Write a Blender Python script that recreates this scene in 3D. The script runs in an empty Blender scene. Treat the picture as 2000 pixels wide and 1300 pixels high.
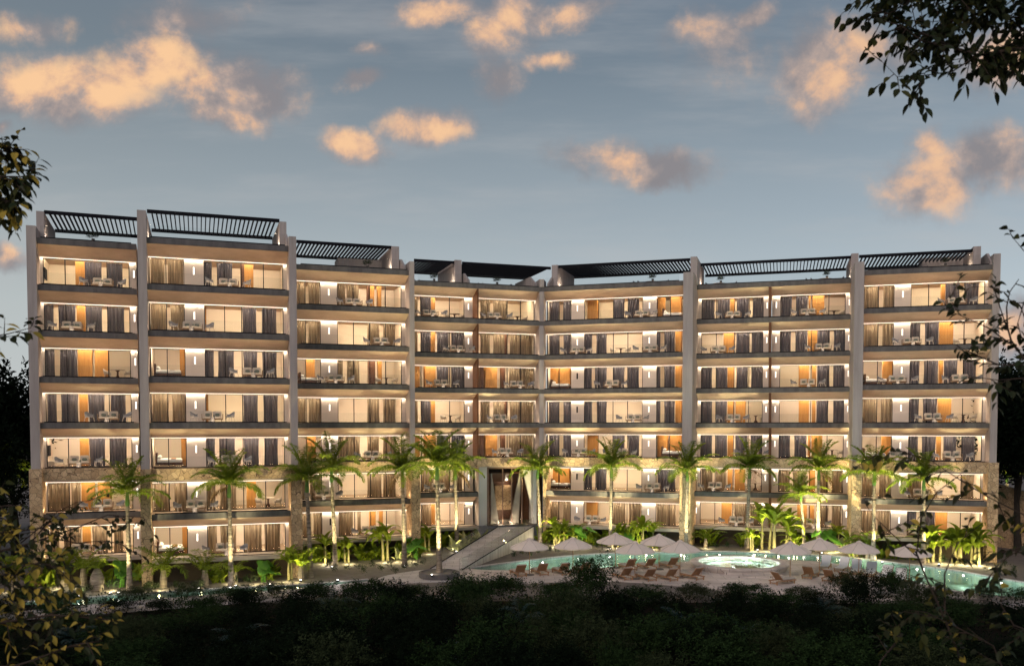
import bpy, math, random
from mathutils import Vector, Matrix
from mathutils.geometry import tessellate_polygon
R = math.radians
random.seed(7)
sc = bpy.context.scene
COL = sc.collection
# ---------------------------------------------------------------- camera
F, PITCH, YP, ZC = 1750.0, R(2.25), 897.0, 9.78
cam = bpy.data.cameras.new("camera"); camo = bpy.data.objects.new("camera", cam); COL.objects.link(camo)
camo.location = (0, 0, ZC); camo.rotation_euler = (R(90) - PITCH, 0, 0)
cam.sensor_width = 36; cam.lens = 36 * F / 2000; cam.shift_y = (YP - 650) / 2000
cam.clip_start = 0.1; cam.clip_end = 3000
sc.camera = camo
cam.dof.use_dof = True; cam.dof.focus_distance = 74; cam.dof.aperture_fstop = 2.2
# ---------------------------------------------------------------- render / exposure
sc.render.engine = 'CYCLES'
cy = sc.cycles
cy.max_bounces = 7; cy.diffuse_bounces = 4; cy.glossy_bounces = 3; cy.transmission_bounces = 4
cy.transparent_max_bounces = 14; cy.sample_clamp_indirect = 3.0; cy.sample_clamp_direct = 30.0
cy.caustics_reflective = False; cy.caustics_refractive = False
cy.use_light_tree = True
try: cy.use_denoising = True
except Exception: pass
vs = sc.view_settings
vs.view_transform = 'Standard'; vs.look = 'None'; vs.exposure = 0.0; vs.gamma = 1.0; vs.use_curve_mapping = False

# ---------------------------------------------------------------- node helper
class NT:
    def __init__(s, tree): s.t = tree; s.n = tree.nodes; s.l = tree.links
    def new(s, ty, **kw):
        n = s.n.new(ty)
        for k, v in kw.items(): setattr(n, k, v)
        return n
    def put(s, sock, v):
        if isinstance(v, bpy.types.NodeSocket): s.l.new(v, sock)
        elif v is not None:
            try: sock.default_value = v
            except Exception: sock.default_value = tuple(v) + (1.0,)
    def math(s, op, a, b=None, c=None, clamp=False):
        n = s.new('ShaderNodeMath', operation=op, use_clamp=clamp)
        s.put(n.inputs[0], a); s.put(n.inputs[1], b); s.put(n.inputs[2], c); return n.outputs[0]
    def vmath(s, op, a, b=None):
        n = s.new('ShaderNodeVectorMath', operation=op)
        s.put(n.inputs[0], a); s.put(n.inputs[1], b)
        return n.outputs[1] if op in ('LENGTH', 'DOT_PRODUCT', 'DISTANCE') else n.outputs[0]
    def comb(s, x, y, z):
        n = s.new('ShaderNodeCombineXYZ'); s.put(n.inputs[0], x); s.put(n.inputs[1], y); s.put(n.inputs[2], z); return n.outputs[0]
    def noise(s, v, scale, detail=4, rough=.55, out=0, dist=0):
        n = s.new('ShaderNodeTexNoise'); s.put(n.inputs['Vector'], v); n.inputs['Scale'].default_value = scale
        n.inputs['Detail'].default_value = detail; n.inputs['Roughness'].default_value = rough
        n.inputs['Distortion'].default_value = dist
        return n.outputs[out]
    def ramp(s, fac, stops, interp='LINEAR'):
        n = s.new('ShaderNodeValToRGB'); n.color_ramp.interpolation = interp
        el = n.color_ramp.elements
        while len(el) < len(stops): el.new(0.5)
        for e, (p, c) in zip(el, stops):
            e.position = p; e.color = (c if len(c) == 4 else tuple(c) + (1.0,))
        s.put(n.inputs[0], fac); return n.outputs[0]
    def mix(s, fac, a, b):
        n = s.new('ShaderNodeMix', data_type='RGBA')
        s.put(n.inputs[0], fac); s.put(n.inputs[6], a if not isinstance(a, tuple) else tuple(a)[:3] + (1.0,))
        s.put(n.inputs[7], b if not isinstance(b, tuple) else tuple(b)[:3] + (1.0,)); return n.outputs[2]
    def mr(s, v, a, b, c, d, smooth=False):
        n = s.new('ShaderNodeMapRange', interpolation_type='SMOOTHSTEP' if smooth else 'LINEAR')
        for i, q in enumerate((v, a, b, c, d)): s.put(n.inputs[i], q)
        return n.outputs[0]

# ---------------------------------------------------------------- world : dusk sky with clouds
W = bpy.data.worlds.new("World"); sc.world = W; W.use_nodes = True
t = NT(W.node_tree); t.n.clear()
SUN_EL, SUN_AZ = R(36), R(-28)          # low warm sun behind the viewer's left shoulder
tc = t.new('ShaderNodeTexCoord')
sx = t.new('ShaderNodeSeparateXYZ'); t.l.new(tc.outputs['Generated'], sx.inputs[0])
yy = t.math('MAXIMUM', sx.outputs[1], 0.08)
u = t.math('DIVIDE', sx.outputs[0], yy); v = t.math('DIVIDE', sx.outputs[2], yy)
uv = t.comb(u, v, 0.0)
def px2uv(px, py):
    a = (px - 1000) / F; b = (YP - py) / F
    y = math.cos(PITCH) + b * math.sin(PITCH); z = -math.sin(PITCH) + b * math.cos(PITCH)
    return a / y, z / y
base = t.ramp(t.math('MAXIMUM', sx.outputs[2], 0.0), [
    (0.0, (.55, .59, .605)), (0.12, (.475, .525, .545)), (0.22, (.335, .385, .422)), (0.36, (.182, .226, .27)), (0.6, (.10, .13, .19)), (1.0, (.06, .085, .14))])
# a little bluer to the right, greyer to the left, faint streaks low down
base = t.mix(t.mr(u, -.6, .6, 0.0, 1.0), t.vmath('MULTIPLY', base, (.96, .95, .93)), t.vmath('MULTIPLY', base, (1.0, 1.06, 1.12)))
stv = t.vmath('MULTIPLY', uv, (1.6, 9.0, 1.0))
streak = t.mr(t.noise(stv, 1.7, 5, .6), .42, .75, 0.0, 1.0, True)
base = t.mix(t.math('MULTIPLY', streak, .30), base, (.50, .49, .49))
sky = t.new('ShaderNodeTexSky', sky_type='NISHITA'); sky.sun_disc = False
sky.sun_elevation = R(4); sky.sun_rotation = R(180) + SUN_AZ; sky.dust_density = 2.0
base = t.vmath('ADD', base, t.vmath('MULTIPLY', sky.outputs[0], (.006, .006, .006)))
warp = t.vmath('MULTIPLY', t.vmath('SUBTRACT', t.noise(uv, 9.0, 6, .62, out=1), (.5, .5, .5)), (.085, .06, 0))
wuv = t.vmath('ADD', uv, warp)
CL = [  # px, py, rx, ry, rot, strength
    (150, 165, 185, 58, 0, 1), (300, 130, 105, 55, 0, 1), (40, 175, 90, 40, 0, 1), (455, 180, 125, 52, 0, .95), (440, 225, 80, 30, 0, .95),
    (690, 278, 66, 32, -18, 1), (830, 243, 78, 34, 8, 1), (985, 55, 62, 48, 10, 1), (1110, 35, 90, 28, 22, .85), (860, 22, 90, 26, 0, .8),
    (1235, 312, 130, 36, -4, .8), (1290, 322, 60, 32, 20, .9), (1395, 60, 66, 34, 0, .62), (1460, 25, 42, 22, 30, .8), (1600, 130, 90, 80, 10, .95),
    (1680, 105, 80, 40, 0, .7), (1815, 345, 92, 58, 25, .95), (1930, 315, 110, 52, 0, .85), (1810, 285, 40, 32, 0, .8), (980, 155, 40, 34, 30, .5), (1065, 128, 46, 17, 0, .7), (712, 150, 36, 15, 10, .65),
    (10, 492, 60, 26, -12, .9), (365, 35, 100, 34, 0, .55), (50, 48, 80, 24, 0, .55), (1990, 640, 55, 62, 0, .95), (1930, 125, 80, 50, 0, .8), (5, 242, 26, 14, 0, .6), (735, 92, 20, 12, 0, .4), (1420, 110, 66, 46, 0, .3)]
cur = None
for (px, py, rx, ry, rot, st) in CL:
    u0, v0 = px2uv(px, py)
    d = t.vmath('SUBTRACT', wuv, (u0, v0, 0))
    if rot:
        n = t.new('ShaderNodeVectorRotate', rotation_type='Z_AXIS'); t.put(n.inputs['Vector'], d); n.inputs['Angle'].default_value = R(-rot); d = n.outputs[0]
    q = t.vmath('LENGTH', t.vmath('MULTIPLY', d, (F / rx, F / ry, 0)))
    fld = t.math('MULTIPLY', t.math('SUBTRACT', 1.35, q), st)
    cur = fld if cur is None else t.math('MAXIMUM', cur, fld)
n2 = t.noise(uv, 17.0, 9, .58)
n3 = t.noise(t.vmath('ADD', uv, (3.1, 1.7, 0)), 8.5, 7, .55, dist=.3)
n5 = t.noise(uv, 55.0, 6, .62)
dens = t.math('ADD', t.math('ADD', cur, t.math('MULTIPLY', t.math('SUBTRACT', n2, .5), 1.25)), t.math('MULTIPLY', t.math('SUBTRACT', n5, .5), .34))
alpha = t.mr(dens, -.20, .84, 0.0, .96, True)
n4 = t.noise(t.vmath('ADD', uv, (3.125, 1.735, 0)), 8.5, 7, .55, dist=.3)       # the same field a step away: relief lit from below left
relief = t.math('MULTIPLY', t.math('SUBTRACT', n3, n4), 2.6)
lit = t.mr(t.math('ADD', t.math('ADD', t.math('MULTIPLY', t.math('SUBTRACT', n3, .5), 1.5), t.math('ADD', relief, t.math('MULTIPLY', t.math('SUBTRACT', n5, .5), .5))), t.math('MULTIPLY', dens, .34)), -.28, .78, 0.0, 1.0, True)
lit = t.math('MULTIPLY', lit, t.mr(u, -.4, .6, 1.0, .82))
ccol = t.ramp(lit, [(0, (.26, .245, .26)), (.4, (.46, .36, .32)), (.74, (.78, .49, .32)), (1, (.98, .61, .34))])
skyc = t.mix(alpha, base, ccol)
bg = t.new('ShaderNodeBackground'); t.l.new(skyc, bg.inputs[0]); bg.inputs[1].default_value = 1.0
wo = t.new('ShaderNodeOutputWorld'); t.l.new(bg.outputs[0], wo.inputs[0])
W.cycles.sampling_method = 'MANUAL'; W.cycles.sample_map_resolution = 512
# ---------------------------------------------------------------- afterglow lamp (soft, low, pinkish)
sl = bpy.data.lights.new("sun", 'SUN'); sl.energy = 1.2; sl.angle = R(25); sl.color = (1.0, .83, .74)
so = bpy.data.objects.new("sun", sl); COL.objects.link(so)
dv = Vector((math.sin(SUN_AZ) * math.cos(SUN_EL), -math.cos(SUN_AZ) * math.cos(SUN_EL), math.sin(SUN_EL)))
so.rotation_euler = dv.to_track_quat('Z', 'Y').to_euler()

# ================================================================ materials
MATS = {}
def mat(name, c1, c2=None, scale=3.0, rough=.7, bump=0.0, bscale=20.0, spec=.4, metal=0.0, stretch=(1, 1, 1), trans=0.0, emis=None, es=0.0, det=5, coord='Object'):
    if name in MATS: return MATS[name]
    m = bpy.data.materials.new(name); m.use_nodes = True; q = NT(m.node_tree); q.n.clear()
    p = q.new('ShaderNodeBsdfPrincipled'); o = q.new('ShaderNodeOutputMaterial')
    tcn = q.new('ShaderNodeTexCoord').outputs[coord]
    vec = q.vmath('MULTIPLY', tcn, stretch) if stretch != (1, 1, 1) else tcn
    if c2 is not None:
        q.put(p.inputs['Base Color'], q.mix(q.mr(q.noise(vec, scale, det, .6), .3, .7, 0, 1), c1, c2))
    else: p.inputs['Base Color'].default_value = tuple(c1) + (1,)
    p.inputs['Roughness'].default_value = rough; p.inputs['Specular IOR Level'].default_value = spec; p.inputs['Metallic'].default_value = metal
    if bump:
        b = q.new('ShaderNodeBump'); b.inputs['Strength'].default_value = bump; b.inputs['Distance'].default_value = .02
        q.put(b.inputs['Height'], q.noise(vec, bscale, 4)); q.l.new(b.outputs[0], p.inputs['Normal'])
    if emis: p.inputs['Emission Color'].default_value = tuple(emis) + (1,); p.inputs['Emission Strength'].default_value = es
    out = p.outputs[0]
    if trans:
        tr = q.new('ShaderNodeBsdfTranslucent'); src = p.inputs['Base Color']
        if src.is_linked: q.l.new(src.links[0].from_socket, tr.inputs[0])
        else: tr.inputs[0].default_value = tuple(c1) + (1,)
        mx = q.new('ShaderNodeMixShader'); mx.inputs[0].default_value = trans
        q.l.new(out, mx.inputs[1]); q.l.new(tr.outputs[0], mx.inputs[2]); out = mx.outputs[0]
    q.l.new(out, o.inputs[0]); MATS[name] = m; return m
def emit(name, col, s):
    m = bpy.data.materials.new(name); m.use_nodes = True; q = NT(m.node_tree); q.n.clear()
    e = q.new('ShaderNodeEmission'); e.inputs[0].default_value = tuple(col) + (1,); e.inputs[1].default_value = s
    o = q.new('ShaderNodeOutputMaterial'); q.l.new(e.outputs[0], o.inputs[0]); return m
def glassy(name, tint, gloss=.06, rough=.02, bump=0, bscale=4, fres=1.33):
    m = bpy.data.materials.new(name); m.use_nodes = True; q = NT(m.node_tree); q.n.clear()
    tr = q.new('ShaderNodeBsdfTransparent'); tr.inputs[0].default_value = tuple(tint) + (1,)
    gl = q.new('ShaderNodeBsdfGlossy'); gl.inputs['Roughness'].default_value = rough
    lw = q.new('ShaderNodeLayerWeight'); lw.inputs['Blend'].default_value = .5
    if bump:
        b = q.new('ShaderNodeBump'); b.inputs['Strength'].default_value = bump; b.inputs['Distance'].default_value = .05
        q.put(b.inputs['Height'], q.noise(q.vmath('MULTIPLY', q.new('ShaderNodeTexCoord').outputs['Object'], (.35, 1.5, 1)), bscale, 4, .6))
        q.l.new(b.outputs[0], gl.inputs['Normal']); q.l.new(b.outputs[0], lw.inputs['Normal'])
    f0 = ((fres - 1) / (fres + 1)) ** 2
    sch = q.math('ADD', q.math('MULTIPLY', q.math('POWER', lw.outputs['Facing'], 5.0), 1 - f0), f0 + gloss, clamp=True)
    mx = q.new('ShaderNodeMixShader'); q.l.new(sch, mx.inputs[0])
    q.l.new(tr.outputs[0], mx.inputs[1]); q.l.new(gl.outputs[0], mx.inputs[2])
    o = q.new('ShaderNodeOutputMaterial'); q.l.new(mx.outputs[0], o.inputs[0]); return m
def stone(name, c1, c2, joint, scale, jw=.06, bump=.6):
    m = bpy.data.materials.new(name); m.use_nodes = True; q = NT(m.node_tree); q.n.clear()
    vec = q.new('ShaderNodeTexCoord').outputs['Object']
    vec = q.vmath('ADD', vec, q.vmath('MULTIPLY', q.noise(vec, 2.2, 3, .5, out=1), (.25, .25, .25)))
    a = q.new('ShaderNodeTexVoronoi', feature='DISTANCE_TO_EDGE'); b = q.new('ShaderNodeTexVoronoi', feature='F1')
    for n in (a, b): q.put(n.inputs['Vector'], vec); n.inputs['Scale'].default_value = scale
    wn = q.new('ShaderNodeTexWhiteNoise', noise_dimensions='3D'); q.put(wn.inputs[0], b.outputs['Position'])
    cc = q.mix(wn.outputs['Value'], c1, c2)
    cc = q.vmath('MULTIPLY', cc, q.ramp(q.noise(vec, 9, 5, .65), [(.3, (.7, .7, .7)), (.7, (1.15, 1.15, 1.15))]))
    cc = q.mix(q.mr(a.outputs[0], jw * .3, jw, 0, 1, True), joint, cc)
    p = q.new('ShaderNodeBsdfPrincipled'); q.put(p.inputs['Base Color'], cc); p.inputs['Roughness'].default_value = .85
    bp = q.new('ShaderNodeBump'); bp.inputs['Strength'].default_value = bump; bp.inputs['Distance'].default_value = .04
    q.put(bp.inputs['Height'], q.math('ADD', q.mr(a.outputs[0], 0, jw * 1.6, 0, 1, True), q.math('MULTIPLY', q.noise(vec, 18, 4), .5)))
    q.l.new(bp.outputs[0], p.inputs['Normal'])
    o = q.new('ShaderNodeOutputMaterial'); q.l.new(p.outputs[0], o.inputs[0]); return m

M_PLASTER = mat('plaster', (.46, .40, .38), (.33, .285, .27), 1.1, .85, .2, 14, stretch=(2.2, 2.2, .22), det=8)
M_WALL = mat('wall_render', (.50, .45, .42), (.45, .40, .375), .9, .85, .1, 30)
M_SOFFIT = mat('soffit_concrete', (.60, .46, .36), (.45, .34, .26), .55, .8, .12, 12, stretch=(1, 1, 2.5))
M_FASCIA = mat('fascia_concrete', (.165, .15, .145), (.085, .078, .078), 1.3, .75, .2, 25, stretch=(1.4, 1.4, .5), det=9)
M_DECKT = mat('balcony_tile', (.46, .39, .32), (.40, .34, .28), 2, .6)
M_STONE = stone('crazy_stone', (.70, .50, .30), (.48, .32, .18), (.14, .085, .05), 2.6, .035)
M_BLACK = mat('black_steel', (.008, .009, .013), (.014, .014, .018), 3, .7, spec=.05)
M_ROOM = mat('room_wall', (.73, .65, .555), (.70, .62, .53), .5, .9)
M_CEIL = mat('room_ceiling', (.78, .74, .68), None, rough=.9)
M_FLOOR = mat('room_floor', (.42, .33, .24), (.36, .28, .20), 2, .5)
M_WOOD = mat('oak_wood', (.42, .205, .052), (.30, .135, .03), 2.2, .55, .1, 8, stretch=(7, 7, .35))
M_DWOOD = mat('dark_wood', (.10, .04, .018), (.055, .022, .012), 2.2, .5, stretch=(7, 7, .35))
M_PART = mat('partition_wood', (.17, .068, .025), (.115, .043, .017), 2.0, .55, .1, 9, stretch=(5, 5, .4))
M_CDARK = mat('curtain_blue_grey', (.15, .135, .145), (.045, .046, .075), 1.6, .9, trans=.3, stretch=(5, 5, .25))  # vertical streaks paint bright and shaded folds into the cloth colour
M_CTAN = mat('curtain_tan', (.38, .30, .21), (.12, .09, .065), 1.6, .9, trans=.4, stretch=(5, 5, .25))  # same streaks: lit and shaded folds put into the tan colour
M_CREAM = mat('cream_fabric', (.50, .44, .38), (.43, .38, .33), 8, .9, .2, 60)
M_GREYF = mat('grey_fabric', (.20, .20, .22), (.155, .155, .175), 8, .9, .2, 60)
M_LTGREY = mat('pale_weave', (.46, .42, .38), (.38, .34, .31), 10, .85)
M_GREEN = mat('green_cushion', (.17, .19, .16), (.12, .14, .125), 8, .9)
M_WHITE = mat('white_fabric', (.90, .90, .89), (.84, .84, .84), 5, .9)
M_TOP = mat('table_top', (.40, .37, .34), (.30, .28, .26), 4, .5)
M_SOFAW = mat('sofa_wood', (.20, .135, .09), (.14, .09, .06), 3, .6)
M_TEAK = mat('teak', (.43, .24, .125), (.30, .155, .075), 3, .5, stretch=(8, 1, 8))
M_LAMP = emit('lamp_glow', (1, .93, .82), 2.4)
M_STRIP = emit('strip_glow', (1, .88, .70), 3.0)
M_CEILLAMP = emit('ceiling_lamp_glow', (1, .80, .55), 20.0)
M_SPOTG = emit('spot_glow', (1, .93, .85), 14.0)
M_GLASS = glassy('window_pane', (.975, .975, .97), .0, .01, fres=1.16)
M_RAIL = glassy('railing_glass', (.96, .97, .97), .0, .01, fres=1.18)
M_WATER = glassy('pool_water', (.82, .94, .88), .0, .03, .34, 1.8, 1.33)
M_TILE = mat('pool_tile', (.36, .46, .39), (.07, .13, .10), .45, .5, stretch=(.4, 2.2, 1))  # long pale and dark bands paint rippling light into the tile colour
M_TILEJ = mat('jacuzzi_tile', (.70, .77, .74), (.60, .70, .67), 3, .5)
M_GROUND = mat('gravel_soil', (.19, .165, .145), (.12, .10, .088), 1.1, .95, .8, 14, det=9)
def paved(name, c1, c2, w, rough=.7):
    m = mat(name, c1, c2, .8, rough, .2, 18, det=8); q = NT(m.node_tree); p = [n for n in q.n if n.type == 'BSDF_PRINCIPLED'][0]
    src = p.inputs['Base Color'].links[0].from_socket; br = q.new('ShaderNodeTexBrick'); q.put(br.inputs['Vector'], q.new('ShaderNodeTexCoord').outputs['Object'])
    br.inputs['Color1'].default_value = (1, 1, 1, 1); br.inputs['Color2'].default_value = (.80, .79, .78, 1); br.inputs['Mortar'].default_value = (.32, .30, .29, 1)
    br.inputs['Scale'].default_value = 1.0; br.inputs['Brick Width'].default_value = w; br.inputs['Row Height'].default_value = w * .5; br.inputs['Mortar Size'].default_value = .014; br.inputs['Bias'].default_value = -.3
    st = q.ramp(q.noise(q.new('ShaderNodeTexCoord').outputs['Object'], .35, 6, .65), [(.35, (.72, .71, .70)), (.6, (1, 1, 1))])
    q.l.new(q.vmath('MULTIPLY', q.vmath('MULTIPLY', src, br.outputs[0]), st), p.inputs['Base Color']); return m
M_DECK = paved('deck_stone', (.74, .65, .60), (.62, .545, .51), 1.6)
M_PATH = paved('path_paving', (.66, .60, .585), (.55, .50, .495), 1.2)
M_PLINTH = mat('plinth_wall', (.085, .062, .043), (.055, .04, .028), .8, .9, .3, 12)
M_CANVAS = mat('umbrella_canvas', (.80, .69, .61), (.73, .63, .56), 3, .9)
M_BARK = mat('palm_bark', (.31, .255, .20), (.07, .052, .038), 2.2, .9, .8, 9, stretch=(.8, .8, 4.5))
M_SHAFT = mat('palm_crownshaft', (.10, .20, .035), (.06, .13, .03), 5, .5)
def leafmat(name, c1, c2, trans=.3, rough=.5, scale=2.0, spec=.15): return mat(name, c1, c2, scale, rough, trans=trans, spec=spec)
M_PALM = leafmat('palm_leaf', (.26, .32, .022), (.045, .09, .012), .3, scale=1.2)
M_DEAD = leafmat('dead_frond', (.22, .13, .06), (.12, .07, .035), .1)
M_BANANA = leafmat('banana_leaf', (.30, .36, .03), (.14, .21, .018), .35)
M_EAR = leafmat('elephant_ear_leaf', (.12, .28, .04), (.07, .18, .03), .35)
M_PALE = leafmat('pale_leaf', (.48, .47, .25), (.30, .34, .14), .35)
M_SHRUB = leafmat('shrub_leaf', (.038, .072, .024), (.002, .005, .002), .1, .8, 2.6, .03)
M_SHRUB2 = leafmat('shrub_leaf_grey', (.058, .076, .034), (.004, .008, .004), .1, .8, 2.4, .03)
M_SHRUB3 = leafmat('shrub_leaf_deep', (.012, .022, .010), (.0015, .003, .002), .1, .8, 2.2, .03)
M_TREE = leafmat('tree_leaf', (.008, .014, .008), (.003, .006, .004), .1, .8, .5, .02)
M_LEAFD = leafmat('branch_leaf_dark', (.022, .038, .016), (.030, .026, .010), .2, .5, 4)
M_LEAFY = leafmat('branch_leaf_yellow_lit', (.66, .47, .09), (.38, .28, .05), .35, .5, 4)  # warm light falling on the leaves is painted into this yellow
M_LEAFG = leafmat('branch_leaf_olive', (.075, .07, .016), (.04, .05, .014), .3, .5, 4)
M_TWIG = mat('twig_bark', (.055, .035, .024), (.03, .02, .016), 6, .9)
M_TWIG2 = mat('dark_bark', (.035, .028, .022), (.02, .016, .012), 6, .9)

# ================================================================ mesh helpers
class MB:
    def __init__(s): s.v = []; s.f = []; s.m = []
    def add(s, vs_, fs, mi=0):
        b = len(s.v); s.v += [tuple(x) for x in vs_]; s.f += [tuple(b + i for i in f) for f in fs]; s.m += [mi] * len(fs)
    def box(s, x0, x1, y0, y1, z0, z1, fr=None, mi=0):
        P = [(x, y, z) for z in (z0, z1) for (x, y) in ((x0, y0), (x1, y0), (x1, y1), (x0, y1))]
        if fr: P = [fr(*p) for p in P]
        s.add(P, [(0, 3, 2, 1), (4, 5, 6, 7), (0, 1, 5, 4), (1, 2, 6, 5), (2, 3, 7, 6), (3, 0, 4, 7)], mi)
    def rbox(s, x0, x1, y0, y1, z0, z1, r=.03, mi=0):      # box with chamfered edges (cushions, rounded pads)
        r = min(r, (x1 - x0) / 2.01, (y1 - y0) / 2.01, (z1 - z0) / 2.01)
        rings = []
        for (zz, i) in ((z0, r), (z0 + r, 0), (z1 - r, 0), (z1, r)):
            a, b, c, d = x0 + i, x1 - i, y0 + i, y1 - i; k = r
            rings.append([(a + k, c, zz), (b - k, c, zz), (b, c + k, zz), (b, d - k, zz), (b - k, d, zz), (a + k, d, zz), (a, d - k, zz), (a, c + k, zz)])
        V = [p for rg in rings for p in rg]; Fc = [tuple(range(7, -1, -1)), tuple(range(24, 32))]
        for i in range(3):
            for j in range(8): Fc.append((i * 8 + j, i * 8 + (j + 1) % 8, (i + 1) * 8 + (j + 1) % 8, (i + 1) * 8 + j))
        s.add(V, Fc, mi)
    def prism(s, poly, a0, a1, place, mi=0, cap=True):      # poly of 2d points, swept from a0 to a1; place(a, p, q) -> xyz
        n = len(poly); V = [place(a0, *p) for p in poly] + [place(a1, *p) for p in poly]
        Fc = [(i, (i + 1) % n, n + (i + 1) % n, n + i) for i in range(n)]
        if cap: Fc += [tuple(range(n))[::-1], tuple(range(n, 2 * n))]
        s.add(V, Fc, mi)
    def tube(s, pts, rad, n=8, mi=0, cap=True):
        pts = [Vector(p) for p in pts]; rad = rad if isinstance(rad, (list, tuple)) else [rad] * len(pts)
        V = []; ref = None
        for i, p in enumerate(pts):
            d = (pts[min(i + 1, len(pts) - 1)] - pts[max(i - 1, 0)]).normalized()
            if ref is None: ref = Vector((1, 0, 0)) if abs(d.x) < .9 else Vector((0, 1, 0))
            a = d.cross(ref).normalized(); b = d.cross(a); ref = -d.cross(a).cross(d) if False else ref
            for k in range(n):
                w = 2 * math.pi * k / n; V.append(p + (a * math.cos(w) + b * math.sin(w)) * rad[i])
        Fc = [(i * n + k, i * n + (k + 1) % n, (i + 1) * n + (k + 1) % n, (i + 1) * n + k) for i in range(len(pts) - 1) for k in range(n)]
        if cap: Fc += [tuple(range(n))[::-1], tuple(range((len(pts) - 1) * n, len(pts) * n))]
        s.add(V, Fc, mi)
    def lathe(s, prof, n=24, c=(0, 0, 0), mi=0, sx=1, sy=1):
        V = []
        for (r, z) in prof:
            for k in range(n):
                w = 2 * math.pi * k / n; V.append((c[0] + r * math.cos(w) * sx, c[1] + r * math.sin(w) * sy, c[2] + z))
        Fc = [(i * n + k, i * n + (k + 1) % n, (i + 1) * n + (k + 1) % n, (i + 1) * n + k) for i in range(len(prof) - 1) for k in range(n)]
        s.add(V, Fc, mi)
        s.add([V[k] for k in range(n)], [tuple(range(n))[::-1]], mi); s.add([V[(len(prof) - 1) * n + k] for k in range(n)], [tuple(range(n))], mi)
    def mesh(s, name, mats):
        me = bpy.data.meshes.new(name); me.from_pydata(s.v, [], s.f)
        mats = mats if isinstance(mats, (list, tuple)) else [mats]
        for m in mats: me.materials.append(m)
        if len(mats) > 1: me.polygons.foreach_set('material_index', s.m)
        me.update(); return me
    def build(s, name, mats, parent=None, smooth=False):
        me = s.mesh(name, mats)
        if smooth: me.polygons.foreach_set('use_smooth', [True] * len(me.polygons))
        return link(name, me, parent)
def link(name, data, parent=None):
    o = bpy.data.objects.new(name, data); COL.objects.link(o)
    if parent: o.parent = parent
    return o
def tag(o, label, cat, group=None, kind=None):
    if label: o['label'] = label
    if cat: o['category'] = cat
    if group: o['group'] = group
    if kind: o['kind'] = kind
    return o
def thing(name, label, cat, loc=(0, 0, 0), rz=0, group=None):
    o = bpy.data.objects.new(name, None); o.empty_display_size = .3; COL.objects.link(o)
    o.location = loc; o.rotation_euler = (0, 0, rz); tag(o, label, cat, group); return o
def dup(src, loc, rz, label, group=None, scale=None):
    r = src.copy(); COL.objects.link(r); r.location = loc; r.rotation_euler = (0, 0, rz); r['label'] = label
    if group: r['group'] = group
    if scale is not None: r.scale = scale
    for ch in list(src.children):
        c = ch.copy(); COL.objects.link(c); c.parent = r
        for g in ch.children:
            d = g.copy(); COL.objects.link(d); d.parent = c
    return r
def struct(o): o['kind'] = 'structure'; return o

# projection helpers: where the ray through a picture point meets a plane of the place
def ray(px, py):
    a = (px - 1000) / F; b = (YP - py) / F
    return Vector((a, math.cos(PITCH) + b * math.sin(PITCH), -math.sin(PITCH) + b * math.cos(PITCH)))
def ground(px, py, z=-1.8):
    d = ray(px, py); k = (z - ZC) / d.z; return Vector((d.x * k, d.y * k, z))
def atY(px, py, Y):
    d = ray(px, py); k = Y / d.y; return Vector((d.x * k, Y, ZC + d.z * k))

# ================================================================ building frames
H = 3.3
RAW = {'A': ((-33.97, 64.45), (-27.83, 66.81)), 'B': ((-26.03, 64.27), (-16.66, 67.55)), 'C': ((-17.89, 75.10), (-8.85, 78.16)),
       'D': ((-9.05, 83.78), (2.90, 87.75)), 'E': ((2.90, 87.75), (15.81, 83.71)), 'F': ((17.38, 86.49), (31.17, 82.33)), 'G': ((30.50, 78.19), (40.11, 75.27))}
class Frame:
    def __init__(s, p0, p1):
        s.o = Vector(p0); d = Vector(p1) - s.o; s.L = d.length; s.e = d / s.L; s.i = Vector((-s.e.y, s.e.x)); s.ang = math.atan2(s.e.y, s.e.x)
    def __call__(s, a, tt, z):      # a along the front, tt inwards, z up
        p = s.o + s.e * a + s.i * tt; return (p.x, p.y, z)
    def s_at(s, px, tt, z):         # distance along the line tt behind the front where picture column px falls, at height z
        k = (px - 1000) / F; q = s.o + s.i * tt
        # q.x + a*e.x = k*((q.y + a*e.y)*cosP - (z-ZC)*sinP)
        return (k * (q.y * math.cos(PITCH) - (z - ZC) * math.sin(PITCH)) - q.x) / (s.e.x - k * s.e.y * math.cos(PITCH))
FR = {k: Frame(*v) for k, v in RAW.items()}
ZK = [(7 - k) * H for k in range(8)]
GT = 1.75          # glass line behind the balcony front
GARD = -1.8
TB = 6.4           # back wall of the rooms

hotel = thing('hotel_building', 'long seven storey hotel block folded inward at the middle, lit balconies on every floor', 'building')
def P(fr):  # place for prisms swept along the front; polygon in (inwards, z)
    return lambda a, q, z: fr(a, q, z)

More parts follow.
